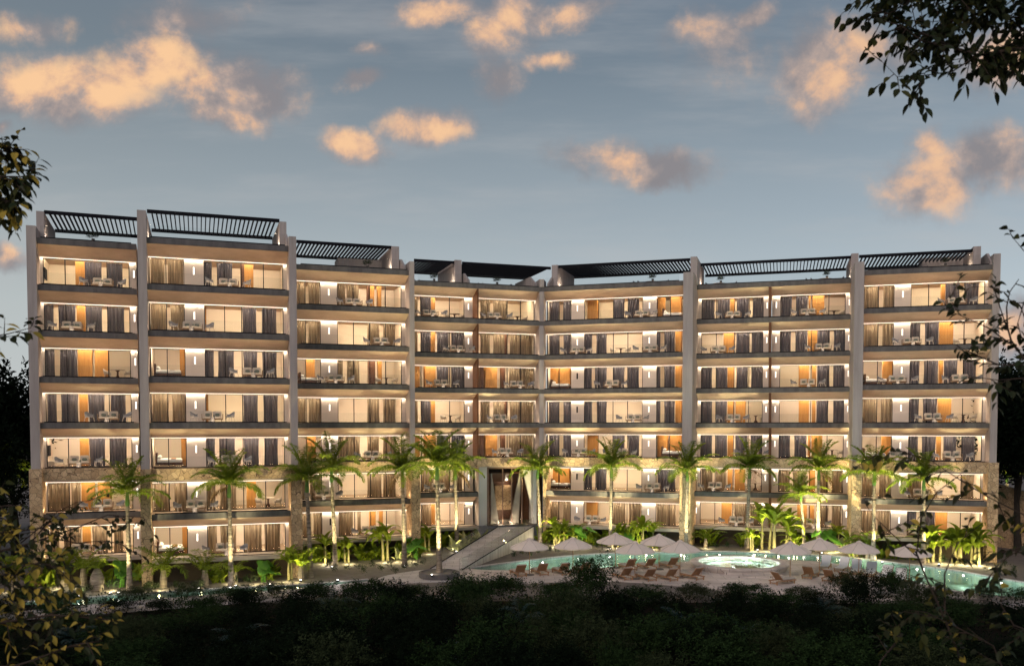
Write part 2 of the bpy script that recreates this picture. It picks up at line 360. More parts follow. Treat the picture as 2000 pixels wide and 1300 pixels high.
# ---- slabs: fascia + sloping soffit + ceiling
for b, fr in FR.items():
    for k in range(8):
        z = ZK[k]; s0, s1 = -.05, fr.L + .05
        if b == 'D' and k >= 6: s1 = fr.s_at(934, 0, 3)
        if b == 'E' and k >= 6: s0 = fr.s_at(1066, 0, 3)
        m = MB()
        if k == 5:
            m.prism([(.02, z - .86), (.02, z - .03), (.5, z - .03), (.5, z - .86)], s0, s1, P(fr), 1)
            m.prism([(.5, z), (.5, z - .9), (GT - .12, z - 1.02), (GT - .12, z - 1.10), (GT + .22, z - 1.10), (GT + .22, z - .86), (TB + .2, z - .86), (TB + .2, z)], s0, s1, P(fr), 0)
            m.box(s0, s1, .06, .5, z - .93, z - .865, fr, 3)
        elif k == 7:
            m.box(s0, s1, -.25, TB + .2, z - .28, z, fr, 3)
            m.box(s0, s1, .9, 1.3, GARD - .1, z - .285, fr, 4)
        else:
            # front edge strip of darker concrete, the sloped soffit behind it
            m.box(s0, s1, 0, .10, z - .44, z - .01, fr, 1)
            m.prism([(.10, z), (.10, z - .42), (GT - .12, z - 1.02), (GT - .12, z - 1.10), (GT + .22, z - 1.10), (GT + .22, z - .86), (TB + .2, z - .86), (TB + .2, z)], s0, s1, P(fr), 0)
        m.build('balcony_slab', [M_SOFFIT, M_STONE if k == 5 else M_FASCIA, M_DECKT, M_DECKT, M_PLINTH], hotel)
# ---- glass railings
for b, fr in FR.items():
    for k in range(0, 7):
        z = ZK[k]; s1 = fr.L - .3; s0 = .3
        if b == 'D' and k >= 6: s1 = fr.s_at(933, 0, 3)
        if b == 'E' and k >= 6: s0 = fr.s_at(1067, 0, 3)
        m = MB(); n = max(3, int((s1 - s0) / 1.6))
        for i in range(n):
            a = s0 + (s1 - s0) * i / n; m.box(a + .01, a + (s1 - s0) / n - .01, .055, .067, z + .04, z + .86, fr, 0)
        m.box(s0, s1, .04, .082, z - .005, z + .07, fr, 1)
        m.build('glass_railing', [M_RAIL, M_BLACK], hotel)

# ---- pillars, roof walls
def zy(fr, px, py, tt, z0=20):
    a = fr.s_at(px, tt, z0); Y = fr(a, tt, 0)[1]; return atY(px, py, Y).z
PIL = [('A', 51.5, 70.5, 440, -.3, 2.6), ('B', 268.5, 286, 410, -.3, 12.0), ('B', 564.5, 578.8, 461.5, -.3, 10.5), ('C', 800, 809.3, 510.4, -.3, 9.5),
       ('E', 1334.3, 1353.5, 531, -.3, 5.5), ('G', 1669.5, 1688, 511, -.3, 9.0), ('G', 1940, 1954, 495, -.3, 3.0)]
for (b, x0, x1, yt, t0, t1) in PIL:
    fr = FR[b]; zt = zy(fr, (x0 + x1) / 2, yt, t0)
    a0, a1 = fr.s_at(x0, t0, 22), fr.s_at(x1, t0, 22)
    m = MB(); m.box(a0, a1, t0, t1, ZK[5] - .02, zt, fr); m.build('pillar', M_PLASTER, hotel)
for (b, x0, x1, yt, t0, t1) in [('A', 71, 86, 412, 1.7, 9), ('B', 546, 559.6, 432.7, 1.9, 9), ('C', 765.4, 779.8, 481, 1.9, 9), ('D', 889, 901.6, 507.6, 1.9, 9),
                                ('E', 1077.5, 1089, 517.3, 1.9, 9), ('E', 1348.6, 1361, 501, 1.9, 9), ('F', 1662.4, 1676.5, 494.6, 1.9, 9), ('G', 1901, 1915.8, 480.8, 1.9, 9)]:
    fr = FR[b]; zt = zy(fr, (x0 + x1) / 2, yt, t0); a0, a1 = fr.s_at(x0, t0, 24), fr.s_at(x1, t0, 24)
    m = MB(); m.box(a0, a1, t0, t1, ZK[0] - .02, zt, fr); m.build('roof_wall', M_PLASTER, hotel)
# sloping parapets between the roof terraces
for (b, px, dirn) in [('B', 562, 1), ('C', 790, 1), ('D', 915, 1), ('D', 1046, 1), ('E', 1071, 1), ('G', 1936, -1)]:
    fr = FR[b]; a = fr.s_at(px, .5, 23.5); m = MB()
    m.prism([(.35, ZK[0] - .02), (.35, ZK[0] + .35), (2.0, ZK[0] + 1.25), (6.5, ZK[0] + 1.25), (6.5, ZK[0] - .02)], a - .1, a + .1, P(fr)); m.build('parapet', M_PLASTER, hotel)
# roof storey block far back (stairs / plant room) seen under the pergolas
for (b, x0, x1, h) in [('C', 660, 764, 1.9), ('G', 1800, 1899, 1.9)]:
    fr = FR[b]; m = MB(); m.box(fr.s_at(x0, 6.6, 24), fr.s_at(x1, 6.6, 24), 6.6, 8.8, ZK[0] - .02, ZK[0] + h, fr); m.build('roof_room', M_PLASTER, hotel)
# stone-clad piers of the two lower storeys
for (b, x0, x1, z) in [('A', 57.7, 83, 4), ('B', 274.7, 295.5, 4), ('B', 568.5, 590.5, 4), ('C', 803.5, 821, 4), ('E', 1327, 1348.5, 4), ('G', 1663.5, 1682.5, 4), ('G', 1929.6, 1950, 4)]:
    fr = FR[b]; a0, a1 = fr.s_at(x0, -.38, z), fr.s_at(x1, -.38, z)
    m = MB(); m.box(a0, a1, -.38, 5.0, GARD - .1, ZK[5] - .025, fr)
    m.build('stone_pier', M_STONE, hotel)
# the wedge column at the fold
frD, frE = FR['D'], FR['E']
pf0, pf1 = frD(frD.s_at(1053.5, -.02, 15), -.02, 0), frE(frE.s_at(1062, -.02, 15), -.02, 0)
pb0, pb1 = frD(frD.s_at(1045.5, GT + .05, 15), GT + .05, 0), frE(frE.s_at(1066.5, GT + .05, 15), GT + .05, 0)
for k in range(1, 6):
    m = MB(); m.prism([pf0[:2], pf1[:2], pb1[:2], pb0[:2]], ZK[k] + .005, ZK[k] + H - .445, lambda a, x, y: (x, y, a)); m.build('fold_column', M_PLASTER, hotel)
m = MB(); m.prism([pf0[:2], pf1[:2], pb1[:2], pb0[:2]], ZK[0] + .005, ZK[0] + .75, lambda a, x, y: (x, y, a)); m.build('parapet', M_PLASTER, hotel)
# wooden partitions
for (b, px, th, rows) in [('D', 935, .14, range(1, 6)), ('F', 1506.3, .24, range(1, 8))]:
    fr = FR[b]
    for r in rows:
        zf = ZK[r]; a = fr.s_at(px, .1, zf + 1.2); m = MB()
        m.prism([(.12, zf + .01), (.12, zf + H - .46), (GT - .05, zf + H - 1.06), (GT - .05, zf + .01)], a - th, a, P(fr)); m.build('partition', M_PART, hotel)
# pergolas
for (b, x0, x1) in [('A', 86, 268), ('B', 287, 546), ('C', 579, 765), ('D', 809, 889), ('D', 903, 1076), ('E', 1089, 1348), ('F', 1366, 1662), ('G', 1678, 1901)]:
    fr = FR[b]; zt = ZK[0] + (1.72 if b == 'G' else 2.42); tf, tb = 2.2, 9.0
    a0, a1 = fr.s_at(x0, tf, 25), fr.s_at(x1, tf, 25)
    m = MB(); m.box(a0, a1, tf, tf + .14, zt - .26, zt, fr); m.box(a0, a1, tb, tb + .14, zt - .26, zt, fr)
    n = int((a1 - a0) / .31)
    for i in range(1, n):
        a = a0 + (a1 - a0) * i / n; m.box(a - .035, a + .035, tf + .14, tb, zt - .22, zt - .02, fr)
    m.build('roof_pergola', M_BLACK, hotel)

# ---- apartments
UNITS = {
 'A': ('A', 70, 268, [(83.8, 252.8, [127, 209])], [(261.5)]),
 'B': ('B', 284, 561, [(287.6, 359.7, [324]), (397.8, 553, [437.7, 471, 514.6])], [378.4]),
 'C': ('C', 575, 797, [(576, 625.8, [596]), (658, 784, [690, 721.6, 752.7])], [642]),
 'D1': ('D', 803, 920.5, [(806, 907, [822, 878])], [914.8]),
 'D2': ('D', 921, 1046, [(921.5, 1043.9, [990.8, 1017])], []),
 'E': ('E', 1065.5, 1338, [(1067.7, 1116, [1092]), (1141, 1256, [1169, 1198, 1226.5]), (1283, 1336, [1309.6])], [1127.7, 1268.5]),
 'F1': ('F', 1354, 1504.5, [(1370.3, 1491.5, [1399.6, 1435, 1464])], [1363, 1498.4]),
 'F2': ('F', 1508, 1668, [(1524, 1651.6, [1586, 1619])], [1516.4, 1659]),
 'G': ('G', 1684, 1942, [(1687, 1747, [1716]), (1779, 1924, [1814, 1884.6])], [1763.5]),
}
CON = {  # furnishing behind the glass per storey: D dark curtain, T tan curtain, W oak panel, K dark panel  (picture columns)
'A': ["W147-165 D165-199 D209-240", "D87-105 D114-148 W150-166 D167-200 D209-243", "D88-107 D117-151 W152-180 W185-213", "D92-111 D119-153 W155-171 D172-205 D216-246", "W156-173 D174-206 D215-248", "T95-136 T139-158 W159-185 W191-218", "T98-116 T124-160 W161-177 T180-211 T222-241"],
'B': ["T288-322 T327-358 D398-414 D423-454 K470-477 W477-495", "T288-325 T333-360 W399-403 D473-501 D511-540", "W351-362 D400-418 D426-457 D475-503 D512-541", "T293-329 T336-363 W401-407 D475-504 D514-543", "W354-366 D404-420 D428-459 D476-506 D516-543", "T297-332 T340-366 T405-421 T430-462 W482-500", "W356-368 T406-424 T430-462 T477-512 T516-548"],
'C': ["T577-595 T602-624 T658-675 T676-701 K718-722 W723-731 W738-745", "T577-596 T602-625 T717-741 T748-772", "W598-615 T659-670 T677-702 K720-733 W739-746", "T578-597 T603-627 T717-741 T748-773", "W600-617 T661-704 T717-741 T748-773", "T580-599 T605-628 T717-745 T748-773", "T590-608 T612-629 T662-690 T698-705 W723-734 W742-748"],
'D1': ["T806-816 D820-842 W842-850", "T806-816 D822-842 W842-850 D853-877 D881-906", "W808-820 W830-851 D853-876 D881-906", "T806-816 D822-842 W842-850", "W808-820 W830-851 D853-876 D881-906", "T822-848 T852-880 T884-903", "T822-842 W844-850"],
'D2': ["T938-957 T963-990", "T938-957 T963-985 K985-990 T995-1043", "K938-945 W948-971 K980-987 T993-1043", "T938-957 T963-985 K985-990 T995-1043", "K938-945 W948-971 K980-987 T993-1043"],
'E': ["D1072-1092 D1100-1115 W1147-1167 D1198-1220 D1226-1249 W1284-1298 W1310-1331", "D1072-1092 D1100-1115 D1141-1157 D1165-1185 D1283-1290 D1297-1318 W1319-1331", "W1075-1090 W1093-1113 D1141-1156 D1162-1185 D1197-1220 D1226-1248 D1283-1290 D1297-1318 W1319-1331", "D1072-1092 D1100-1115 D1141-1157 D1165-1185 D1283-1290 D1297-1318 W1319-1331", "D1072-1092 D1100-1115 W1147-1167 D1198-1220 D1226-1249 W1284-1304 W1307-1331", "W1072-1090 W1093-1112 D1141-1157 D1162-1185 D1283-1320", "T1072-1092 T1100-1115 W1145-1166 T1198-1222 T1228-1252 T1283-1320"],
'F1': ["D1370-1396 D1401-1426 W1426-1434 D1439-1463 D1470-1491", "W1413-1433 D1438-1463 D1468-1490", "D1369-1391 D1398-1421 W1421-1433 D1438-1461 D1467-1489", "D1369-1391 D1398-1420 W1421-1432 W1437-1456", "D1369-1391 D1398-1420 W1421-1432 D1436-1460 D1466-1488", "T1370-1392 T1398-1419 W1421-1430 W1435-1455", "W1409-1429 T1434-1460 T1465-1487"],
'F2': ["D1525-1547 D1554-1578 W1580-1583 W1587-1610", "D1523-1545 D1553-1577 W1578-1596 D1596-1621 D1628-1651", "W1560-1580 W1586-1594 D1596-1620 D1627-1650", "W1560-1580 W1586-1593 D1594-1618 D1627-1648", "D1520-1543 D1551-1575 W1578-1582 W1585-1606", "T1520-1543 T1548-1574 W1580-1592 T1596-1618 T1624-1645", "W1557-1576 W1582-1590 T1594-1618 T1624-1643"],
'G': ["T1688-1716 T1725-1746 W1839-1846 D1846-1874 D1883-1912", "T1687-1715 T1723-1745 D1778-1798 D1806-1834 W1836-1862", "W1724-1743 D1776-1796 D1804-1832 W1835-1842 D1843-1870 D1880-1907", "T1685-1712 T1720-1742 D1775-1795 D1802-1830 W1833-1858", "W1722-1740 D1773-1793 D1800-1828 W1830-1838 D1842-1868 D1878-1904", "T1683-1710 T1717-1739 T1772-1800 T1876-1902", "T1681-1708 T1714-1737 D1770-1790 D1796-1826 W1828-1850"],
}
def pleats(m, fr, a0, a1, tt, z0, z1, amp=.10, per=.27, mi=0):
    n = max(6, int((a1 - a0) / per) * 6); rows = [0, .35, .7, .93, 1]
    ph = random.random() * 6; V = []; Fc = []
    N = max(2, round((a1 - a0) / per)); w0 = random.uniform(.7, 1.3)
    for j, h in enumerate(rows):
        for i in range(n + 1):
            x = i / n; g = amp * (1.15 - .35 * h) * math.sin(2 * math.pi * N * x + .5 * math.sin(5 * x * w0 + ph)) + .02 * math.sin(17 * x + ph + h)
            pinch = (1 - .05 * math.sin(math.pi * (1 - h)))
            xx = .5 + (x - .5) * pinch + (.02 * math.sin(9 * x + ph) * (1 - h))
            V.append(fr(a0 + (a1 - a0) * xx, tt + g, z0 + (z1 - z0) * h))
    for j in range(len(rows) - 1):
        for i in range(n):
            b = j * (n + 1) + i; Fc.append((b, b + 1, b + n + 2, b + n + 1))
    m.add(V, Fc, mi)
def arealamp(name, fr, a, tt, z, ln, wd, power, col, dirn):      # linear lamp along the front; dirn = (inwards, up)
    al = bpy.data.lights.new(name, 'AREA'); al.shape = 'RECTANGLE'; al.size = ln; al.size_y = wd; al.energy = power; al.color = col
    ao = bpy.data.objects.new(name, al); COL.objects.link(ao); ao.location = fr(a, tt, z)
    nz = Vector((fr.i.x * dirn[0], fr.i.y * dirn[0], dirn[1])); xa = Vector((fr.e.x, fr.e.y, 0)); za = -nz.normalized(); ya = za.cross(xa).normalized()
    ao.rotation_euler = Matrix((xa, ya, za)).transposed().to_euler(); return ao
OFFLAMPS = {('C', 7, 0), ('E', 3, 0), ('E', 4, 0), ('E', 6, 0)}
for un, (b, ux0, ux1, wins, lamps) in UNITS.items():
    fr = FR[b]; z1r = ZK[1] + 1.2
    uS0, uS1 = max(.02, fr.s_at(ux0, GT, z1r)), min(fr.L - .02, fr.s_at(ux1, GT, z1r))
    if un == 'D2': uS0 = fr.s_at(935, .1, z1r)
    if un == 'D1': uS1 = fr.s_at(935, .1, z1r) - .14
    wl = []
    for (x0, x1, mu) in wins:
        wl.append([max(uS0 + .05, fr.s_at(x0, GT, z1r)), min(uS1 - .05, fr.s_at(x1, GT, z1r)), [fr.s_at(q, GT, z1r) for q in mu]])
    if un == 'D2': wl[0][0] = uS0 + .1
    for r in range(1, 8):
        if un == 'D2' and r >= 6: continue
        zf = ZK[r]; zg = zf + H - 1.10; zc = zg + .235      # floor, head of glazing, ceiling
        ap = MB()
        # room shell : back wall, side walls, thin floor finish
        ap.box(uS0, uS1, TB - .15, TB, zf + .012, zc - .01, fr, 0)
        for a in (uS0, uS1 - .12): ap.box(a, a + .12, GT + .12, TB - .152, zf + .012, zc - .01, fr, 0)
        ap.box(uS0 + .12, uS1 - .12, GT - .05, TB - .15, zf + .002, zf + .010, fr, 2)
        # outer wall between the windows
        edges = [uS0] + [q for w_ in wl for q in (w_[0], w_[1])] + [uS1]
        for i in range(0, len(edges), 2):
            if edges[i + 1] - edges[i] > .06: ap.box(edges[i], edges[i + 1], GT, GT + .2, zf + .012, zg - .005, fr, 1)
        for i in range(len(wl) - 1):
            c = (wl[i][1] + wl[i + 1][0]) / 2; ap.box(c - .07, c + .07, GT + .2, TB - .152, zf + .012, zc - .01, fr, 0)
        apo = ap.build('apartment', [M_ROOM, M_WALL, M_FLOOR], hotel)
        for (a0, a1, mu) in wl:
            m = MB(); e = .055
            m.box(a0, a1, GT + .03, GT + .10, zg - .075, zg - .006, fr); m.box(a0, a1, GT + .03, GT + .10, zf + .012, zf + .07, fr)
            m.box(a0, a0 + e, GT + .03, GT + .10, zf + .07, zg - .075, fr); m.box(a1 - e, a1, GT + .03, GT + .10, zf + .07, zg - .075, fr)
            for q in mu: m.box(q - .03, q + .03, GT + .02, GT + .11, zf + .07, zg - .075, fr)
            fo = m.build('window_frame', M_BLACK, apo)
            m = MB(); m.box(a0 + e, a1 - e, GT + .06, GT + .07, zf + .07, zg - .075, fr); m.build('window_pane', M_GLASS, apo)
            m = MB(); w2 = min(2.6, (a1 - a0) * .6); c = (a0 + a1) / 2
            m.box(c - w2 / 2, c + w2 / 2, 2.1, 3.0, zc - .04, zc - .005, fr); m.build('ceiling_light', M_CEILLAMP, apo)
            arealamp('room_fill', fr, (a0 + a1) / 2, 2.75, zc - .10, a1 - a0 - .2, .16, 29.0 * (a1 - a0) * random.choice((.55, .8, 1, 1, 1.15, 1.3)), (1, random.uniform(.77, .82), random.uniform(.50, .58)), (1, -.42))  # added light facing inward, itself unseen, to brighten the back wall
        # light strip along the head of the glazing
        m = MB(); m.box(uS0 + .02, uS1 - .02, GT - .075, GT - .045, zg - .035, zg - .008, fr); m.build('light_strip', M_STRIP, apo)
        arealamp('soffit_fill', fr, (uS0 + uS1) / 2, .22, zf + .06, uS1 - uS0 - .3, .05, 6.6 * (uS1 - uS0), (1, .70, .42), (.28, 1))  # added upward light, put in to brighten the soffit
        arealamp('strip_fill', fr, (uS0 + uS1) / 2, GT - .13, zg - .012, uS1 - uS0 - .1, .05, 12.5 * (uS1 - uS0), (1, .80, .55), (.5, -1))  # added light carrying the strip's glow onto the wall and curtains
        m = MB(); m.box(uS0 + .12, uS1 - .12, .19, .25, zf + .012, zf + .045, fr); m.build('soffit_fill_box', M_BLACK, apo)  # invented box to go with the added soffit light
        for tok in CON[un][r - 1].split():
            ty = tok[0]; x0, x1 = [float(q) for q in tok[1:].split('-')]
            if ty in 'DT':
                tt = GT + .28; m = MB(); a0, a1 = fr.s_at(x0, tt, zf + 1.2), fr.s_at(x1, tt, zf + 1.2)
                if a1 - a0 < .12: continue
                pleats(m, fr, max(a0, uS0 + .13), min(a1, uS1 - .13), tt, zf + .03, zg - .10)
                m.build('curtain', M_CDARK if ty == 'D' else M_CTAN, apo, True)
            else:
                tt = GT + .95; m = MB(); a0, a1 = fr.s_at(x0, tt, zf + 1.2), fr.s_at(x1, tt, zf + 1.2)
                a0 = max(a0, uS0 + .13); a1 = min(a1, uS1 - .13)
                if a1 - a0 < .06: continue
                m.box(a0, a1, tt + .02, tt + .6, zf + .014, zg - .012, fr)
                m.box(a0 + .02, (a0 + a1) / 2 - .006, tt, tt + .02, zf + .05, zg - .05, fr); m.box((a0 + a1) / 2 + .006, a1 - .02, tt, tt + .02, zf + .05, zg - .05, fr)
                m.build('wood_panel', M_WOOD if ty == 'W' else M_DWOOD, apo)
        for li, lx in enumerate(lamps):
            a = fr.s_at(lx, GT - .05, z1r); off = (un, r, li) in OFFLAMPS
            m = MB(); m.box(a - .07, a + .07, GT - .05, GT - .002, zf + 1.03, zf + 1.62, fr, 1)
            m.box(a - .05, a + .05, GT - .075, GT - .052, zf + 1.05, zf + 1.60, fr, 1 if off else 0)
            m.box(a - .012, a + .012, GT - .085, GT - .077, zf + 1.1, zf + 1.48, fr, 1)
            lo = m.build('wall_lamp', [M_LAMP, M_BLACK if off else M_DECKT], apo)
        if (un, r) in (('A', 1), ('A', 5)):
            a = uS0 + .2; m = MB(); m.box(a, a + .06, 2.5, 3.9, zf + .8, zf + 1.6, fr, 0); m.box(a, a + .45, 2.3, 4.1, zf + .02, zf + .42, fr, 1); m.build('television_unit', [M_BLACK, M_CREAM], apo)

# ---- entrance portal at the fold
frD = FR['D']
def seg(px, tt, z=3): return frD.s_at(px, tt, z)
m = MB()
a0, a1 = seg(935, .6), seg(951, .6)
m.box(a0, a1, .6, 5.5, -.02, ZK[5] - .9, frD, 0)                                   # white pier left of the opening
ent = hotel
m.build('entrance_pier', mat('pale_render', (.62, .60, .58), (.56, .54, .53), 1, .8), hotel)
a2 = frD.L - .35
m = MB()
m.box(a1 + .0, a1 + .28, .9, 1.3, 0, ZK[5] - .95, frD); m.box(a2 - .25, a2, .9, 1.3, 0, ZK[5] - .95, frD); m.box(a1, a2, .9, 1.3, ZK[5] - 1.15, ZK[5] - .95, frD)
for px in (981.5, 999, 1019):
    q = seg(px, 1.1); m.box(q - .04, q + .04, 1.0, 1.15, .01, ZK[5] - 1.15, frD)
m.build('entrance_frame', mat('bronze_frame', (.23, .14, .10), (.18, .10, .075), 2, .5), hotel)
m = MB(); m.box(a1 + .28, a2 - .25, 1.06, 1.075, .02, ZK[5] - 1.16, frD); m.build('entrance_glass', glassy('dark_glass', (.90, .89, .87), .0, .02, fres=1.3), hotel)
m = MB()
m.box(a1, a2 + 2.5, 5.6, 5.8, 0, ZK[5] - .9, frD); m.box(a1 - .1, a1, 1.3, 5.6, 0, ZK[5] - .95, frD); m.box(a2 + .3, a2 + .5, 1.3, 5.6, 0, ZK[5] - .95, frD)
m.prism([(1.3, 5.0), (5.6, 3.9), (5.6, 4.0), (1.3, 5.1)], a1, a2, P(frD))
m.build('lobby_lining', M_DWOOD, hotel)
m = MB(); m.box(seg(967, 5.3), seg(998, 5.3), 5.3, 5.59, 1.0, 3.5, frD); m.build('lobby_stone_wall', M_STONE, hotel)
m = MB(); m.box(a1, a2 + 1.5, .2, 5.6, -.05, .012, frD); m.build('lobby_floor', M_PLINTH, hotel)
conc = mat('board_marked_concrete', (.62, .57, .51), (.50, .46, .41), 1.5, .85, .3, 14)
def fin(xs, tt, name='slanted_fin'):   # corner list (px, z) on a plane tt, given thickness
    poly = [(seg(px, tt, z), z) for (px, z) in xs]
    m = MB(); m.prism(poly, tt, tt + .22, lambda a, s_, z: frD(s_, a, z)); m.build(name, conc, hotel)
fin([(959, .02), (974.5, .02), (960.5, 5.0), (959, 5.0)], 1.35)
fin([(995.5, .02), (1013, .02), (1019, 5.3), (1016, 5.3)], 1.35)
fin([(1040, 1.2), (1041.5, 1.2), (1041, 5.3), (1022, 5.3)], .5)
m = MB(); q0, q1 = seg(1041.5, .4), frD.L + .1; m.box(q0, q0 + .35, .4, 1.6, .01, ZK[5] - .92, frD, 0); m.build('entrance_pier', MATS['pale_render'], hotel)
m = MB(); pA = frE(frE.s_at(1061, .3, 3), .3, 0); m.box(frE.s_at(1060.5, .1, 3), frE.s_at(1066.5, .1, 3), .1, 5, GARD, ZK[5] - .92, frE); m.build('stone_pier', M_STONE, hotel)
m = MB(); q0 = frD.s_at(906, GT, 3); q1 = frD.s_at(935, .5, 3)
for z in (0, 3.3): m.box(q0 + 1.2, q1, .5, GT, z + .01, z + H - 1.0, frD)
m.build('terrace_side_wall', M_WALL, hotel)

# ================================================================ furniture prototypes (x along, y inwards, front = -y)
def legs(t_, pts, h, r, mt, nm='leg'):
    for (x, y) in pts:
        m = MB(); m.tube([(x, y, 0), (x * .94, y * .94, h)], [r * .7, r], 6); m.build(nm, mt, t_)
def make_sofa():
    t_ = thing('garden_sofa', '', 'sofa')
    m = MB(); m.rbox(-.75, .75, -.38, .38, .2, .30, .02); m.build('base', M_SOFAW, t_)
    m = MB(); m.rbox(-.66, -.01, -.36, .25, .30, .45, .05); m.rbox(.01, .66, -.36, .25, .30, .45, .05); m.build('seat', M_CREAM, t_)
    for s in (-1, 1):
        m = MB(); m.rbox(s * .345 - .31, s * .345 + .31, .18, .36, .42, .86, .07); m.build('backrest', M_CREAM, t_)
        m = MB(); m.rbox(s * .345 - .16, s * .345 + .17, .04, .17, .46, .68, .06); m.build('cushion', M_GREEN, t_)
        m = MB(); m.tube([(s * .73, -.36, .2), (s * .74, -.34, .62), (s * .74, .34, .64), (s * .73, .36, .2)], .025, 6); m.build('armrest', M_SOFAW, t_)
    legs(t_, [(-.68, -.32), (.68, -.32), (-.68, .32), (.68, .32)], .2, .03, M_SOFAW)
    return t_
def make_chair(mt, label=''):
    t_ = thing('tub_chair', label, 'chair')
    m = MB(); m.lathe([(.25, .38), (.29, .40), (.30, .46), (.26, .49)], 16, sy=.95); m.build('seat', mt, t_, True)
    m = MB(); V = []; Fc = []; n = 14
    for i in range(n + 1):          # shell: back arms wrap the seat
        w = R(-205 + 230 * i / n + 180 - 25); w = R(-20 + 220 * i / n)
        hgt = .80 - .20 * abs(math.cos(w)) ** 2 * 1.0
        for (rr, zz) in ((.30, .42), (.345, hgt), (.315, hgt + .01), (.27, .44)): V.append((rr * math.cos(w), rr * math.sin(w) * .95, zz))
    for i in range(n):
        for j in range(4): Fc.append((i * 4 + j, i * 4 + (j + 1) % 4, (i + 1) * 4 + (j + 1) % 4, (i + 1) * 4 + j))
    Fc += [(0, 3, 2, 1), (n * 4, n * 4 + 1, n * 4 + 2, n * 4 + 3)]
    m.add(V, Fc); m.build('backrest', mt, t_, True)
    for (x, y) in [(-.24, -.22), (.24, -.22), (-.24, .22), (.24, .22)]:
        m = MB(); m.tube([(x * 1.15, y * 1.15, 0), (x * .8, y * .8, .4)], [.014, .022], 6); m.build('leg', M_TOP, t_)
    return t_
def make_table():
    t_ = thing('coffee_table', '', 'table')
    m = MB(); m.lathe([(.40, .36), (.42, .37), (.42, .40), (.40, .41)], 20, sy=.75); m.build('tabletop', M_TOP, t_)
    m = MB(); m.lathe([(.20, 0), (.16, .1), (.14, .25), (.2, .36)], 16); m.build('base', M_GREYF, t_)
    m = MB(); m.lathe([(.05, .41), (.065, .47), (.03, .55), (.035, .58)], 10, (.1, 0, 0)); m.build('vase', M_GREEN, t_)
    return t_
def make_dining():
    t_ = thing('dining_table', '', 'table')
    m = MB(); m.lathe([(.50, .71), (.54, .72), (.54, .75), (.5, .76)], 24); m.build('tabletop', M_CREAM, t_)
    m = MB(); m.lathe([(.26, 0), (.22, .05), (.07, .3), (.07, .6), (.2, .71)], 14); m.build('base', M_DWOOD, t_)
    return t_
def make_bed():
    t_ = thing('bed', '', 'bed')
    m = MB(); m.rbox(-.95, .95, -.8, .8, .12, .34, .02); m.build('bed_frame', M_DWOOD, t_)
    m = MB(); m.rbox(-.93, .93, -.78, .78, .34, .60, .07); m.build('mattress', M_WHITE, t_)
    m = MB(); m.rbox(-.93, -.80, -.8, .8, .3, 1.05, .03); m.build('headboard', M_DWOOD, t_)
    for s in (-1, 1):
        m = MB(); m.rbox(-.80, -.52, s * .38 - .32, s * .38 + .32, .58, .86, .09); m.build('pillow', M_WHITE, t_)
    m = MB(); m.rbox(.15, .5, -.8, .8, .598, .64, .015); m.build('throw', M_TEAK, t_)
    return t_
PR = {'sofa': make_sofa(), 'chair': make_chair(M_GREYF), 'pale': make_chair(M_LTGREY), 'table': make_table(), 'dining': make_dining(), 'bed': make_bed()}
USED = set()
GROUPS = {'sofa': 'sofas on the balconies', 'chair': 'tub chairs on the balconies', 'pale': 'pale chairs at the indoor dining tables', 'table': 'coffee tables on the balconies', 'dining': 'indoor dining tables', 'bed': 'beds behind the glass'}
def put(kind, fr, a, tt, z, rot, label):
    loc = fr(a, tt, z); rz = fr.ang + rot; src = PR[kind]
    if kind not in USED:
        USED.add(kind); src.location = loc; src.rotation_euler = (0, 0, rz); src['label'] = label; src['group'] = GROUPS[kind]; return src
    return dup(src, loc, rz, label, GROUPS[kind])
ROWN = {1: 'top storey', 2: 'second storey down', 3: 'third storey down', 4: 'fourth storey down', 5: 'storey above the stone band', 6: 'storey below the stone band', 7: 'ground storey'}
BAYN = {'A': 'leftmost bay', 'B': 'second bay from left', 'C': 'third bay from left', 'D1': 'fourth bay left of partition', 'D2': 'fourth bay right of partition', 'E': 'bay right of central fold', 'F1': 'sixth bay left of partition', 'F2': 'sixth bay right of partition', 'G': 'rightmost bay'}
SETS = {'A': [(1, 200), (2, 136), (4, 213), (5, 155), (6, 200), (7, 158)], 'B': [(1, 446), (2, 375), (3, 493), (4, 415), (5, 450), (6, 382), (7, 440)],
        'C': [(1, 690), (2, 745), (3, 655), (5, 727), (6, 627), (7, 722)], 'D1': [(1, 840), (2, 893), (3, 862), (5, 868), (6, 857)], 'D2': [(1, 966), (3, 1012), (4, 978), (5, 988)],
        'E': [(1, 1253), (2, 1128), (2, 1270), (3, 1195), (4, 1238), (5, 1132), (5, 1212), (6, 1275), (7, 1155)], 'F1': [(1, 1432), (2, 1403), (4, 1432), (5, 1468), (6, 1395), (7, 1438)],
        'F2': [(1, 1578), (2, 1607), (3, 1577), (7, 1588)], 'G': [(1, 1868), (2, 1780), (3, 1752), (3, 1892), (4, 1822), (5, 1752), (5, 1860), (6, 1800), (7, 1790)]}
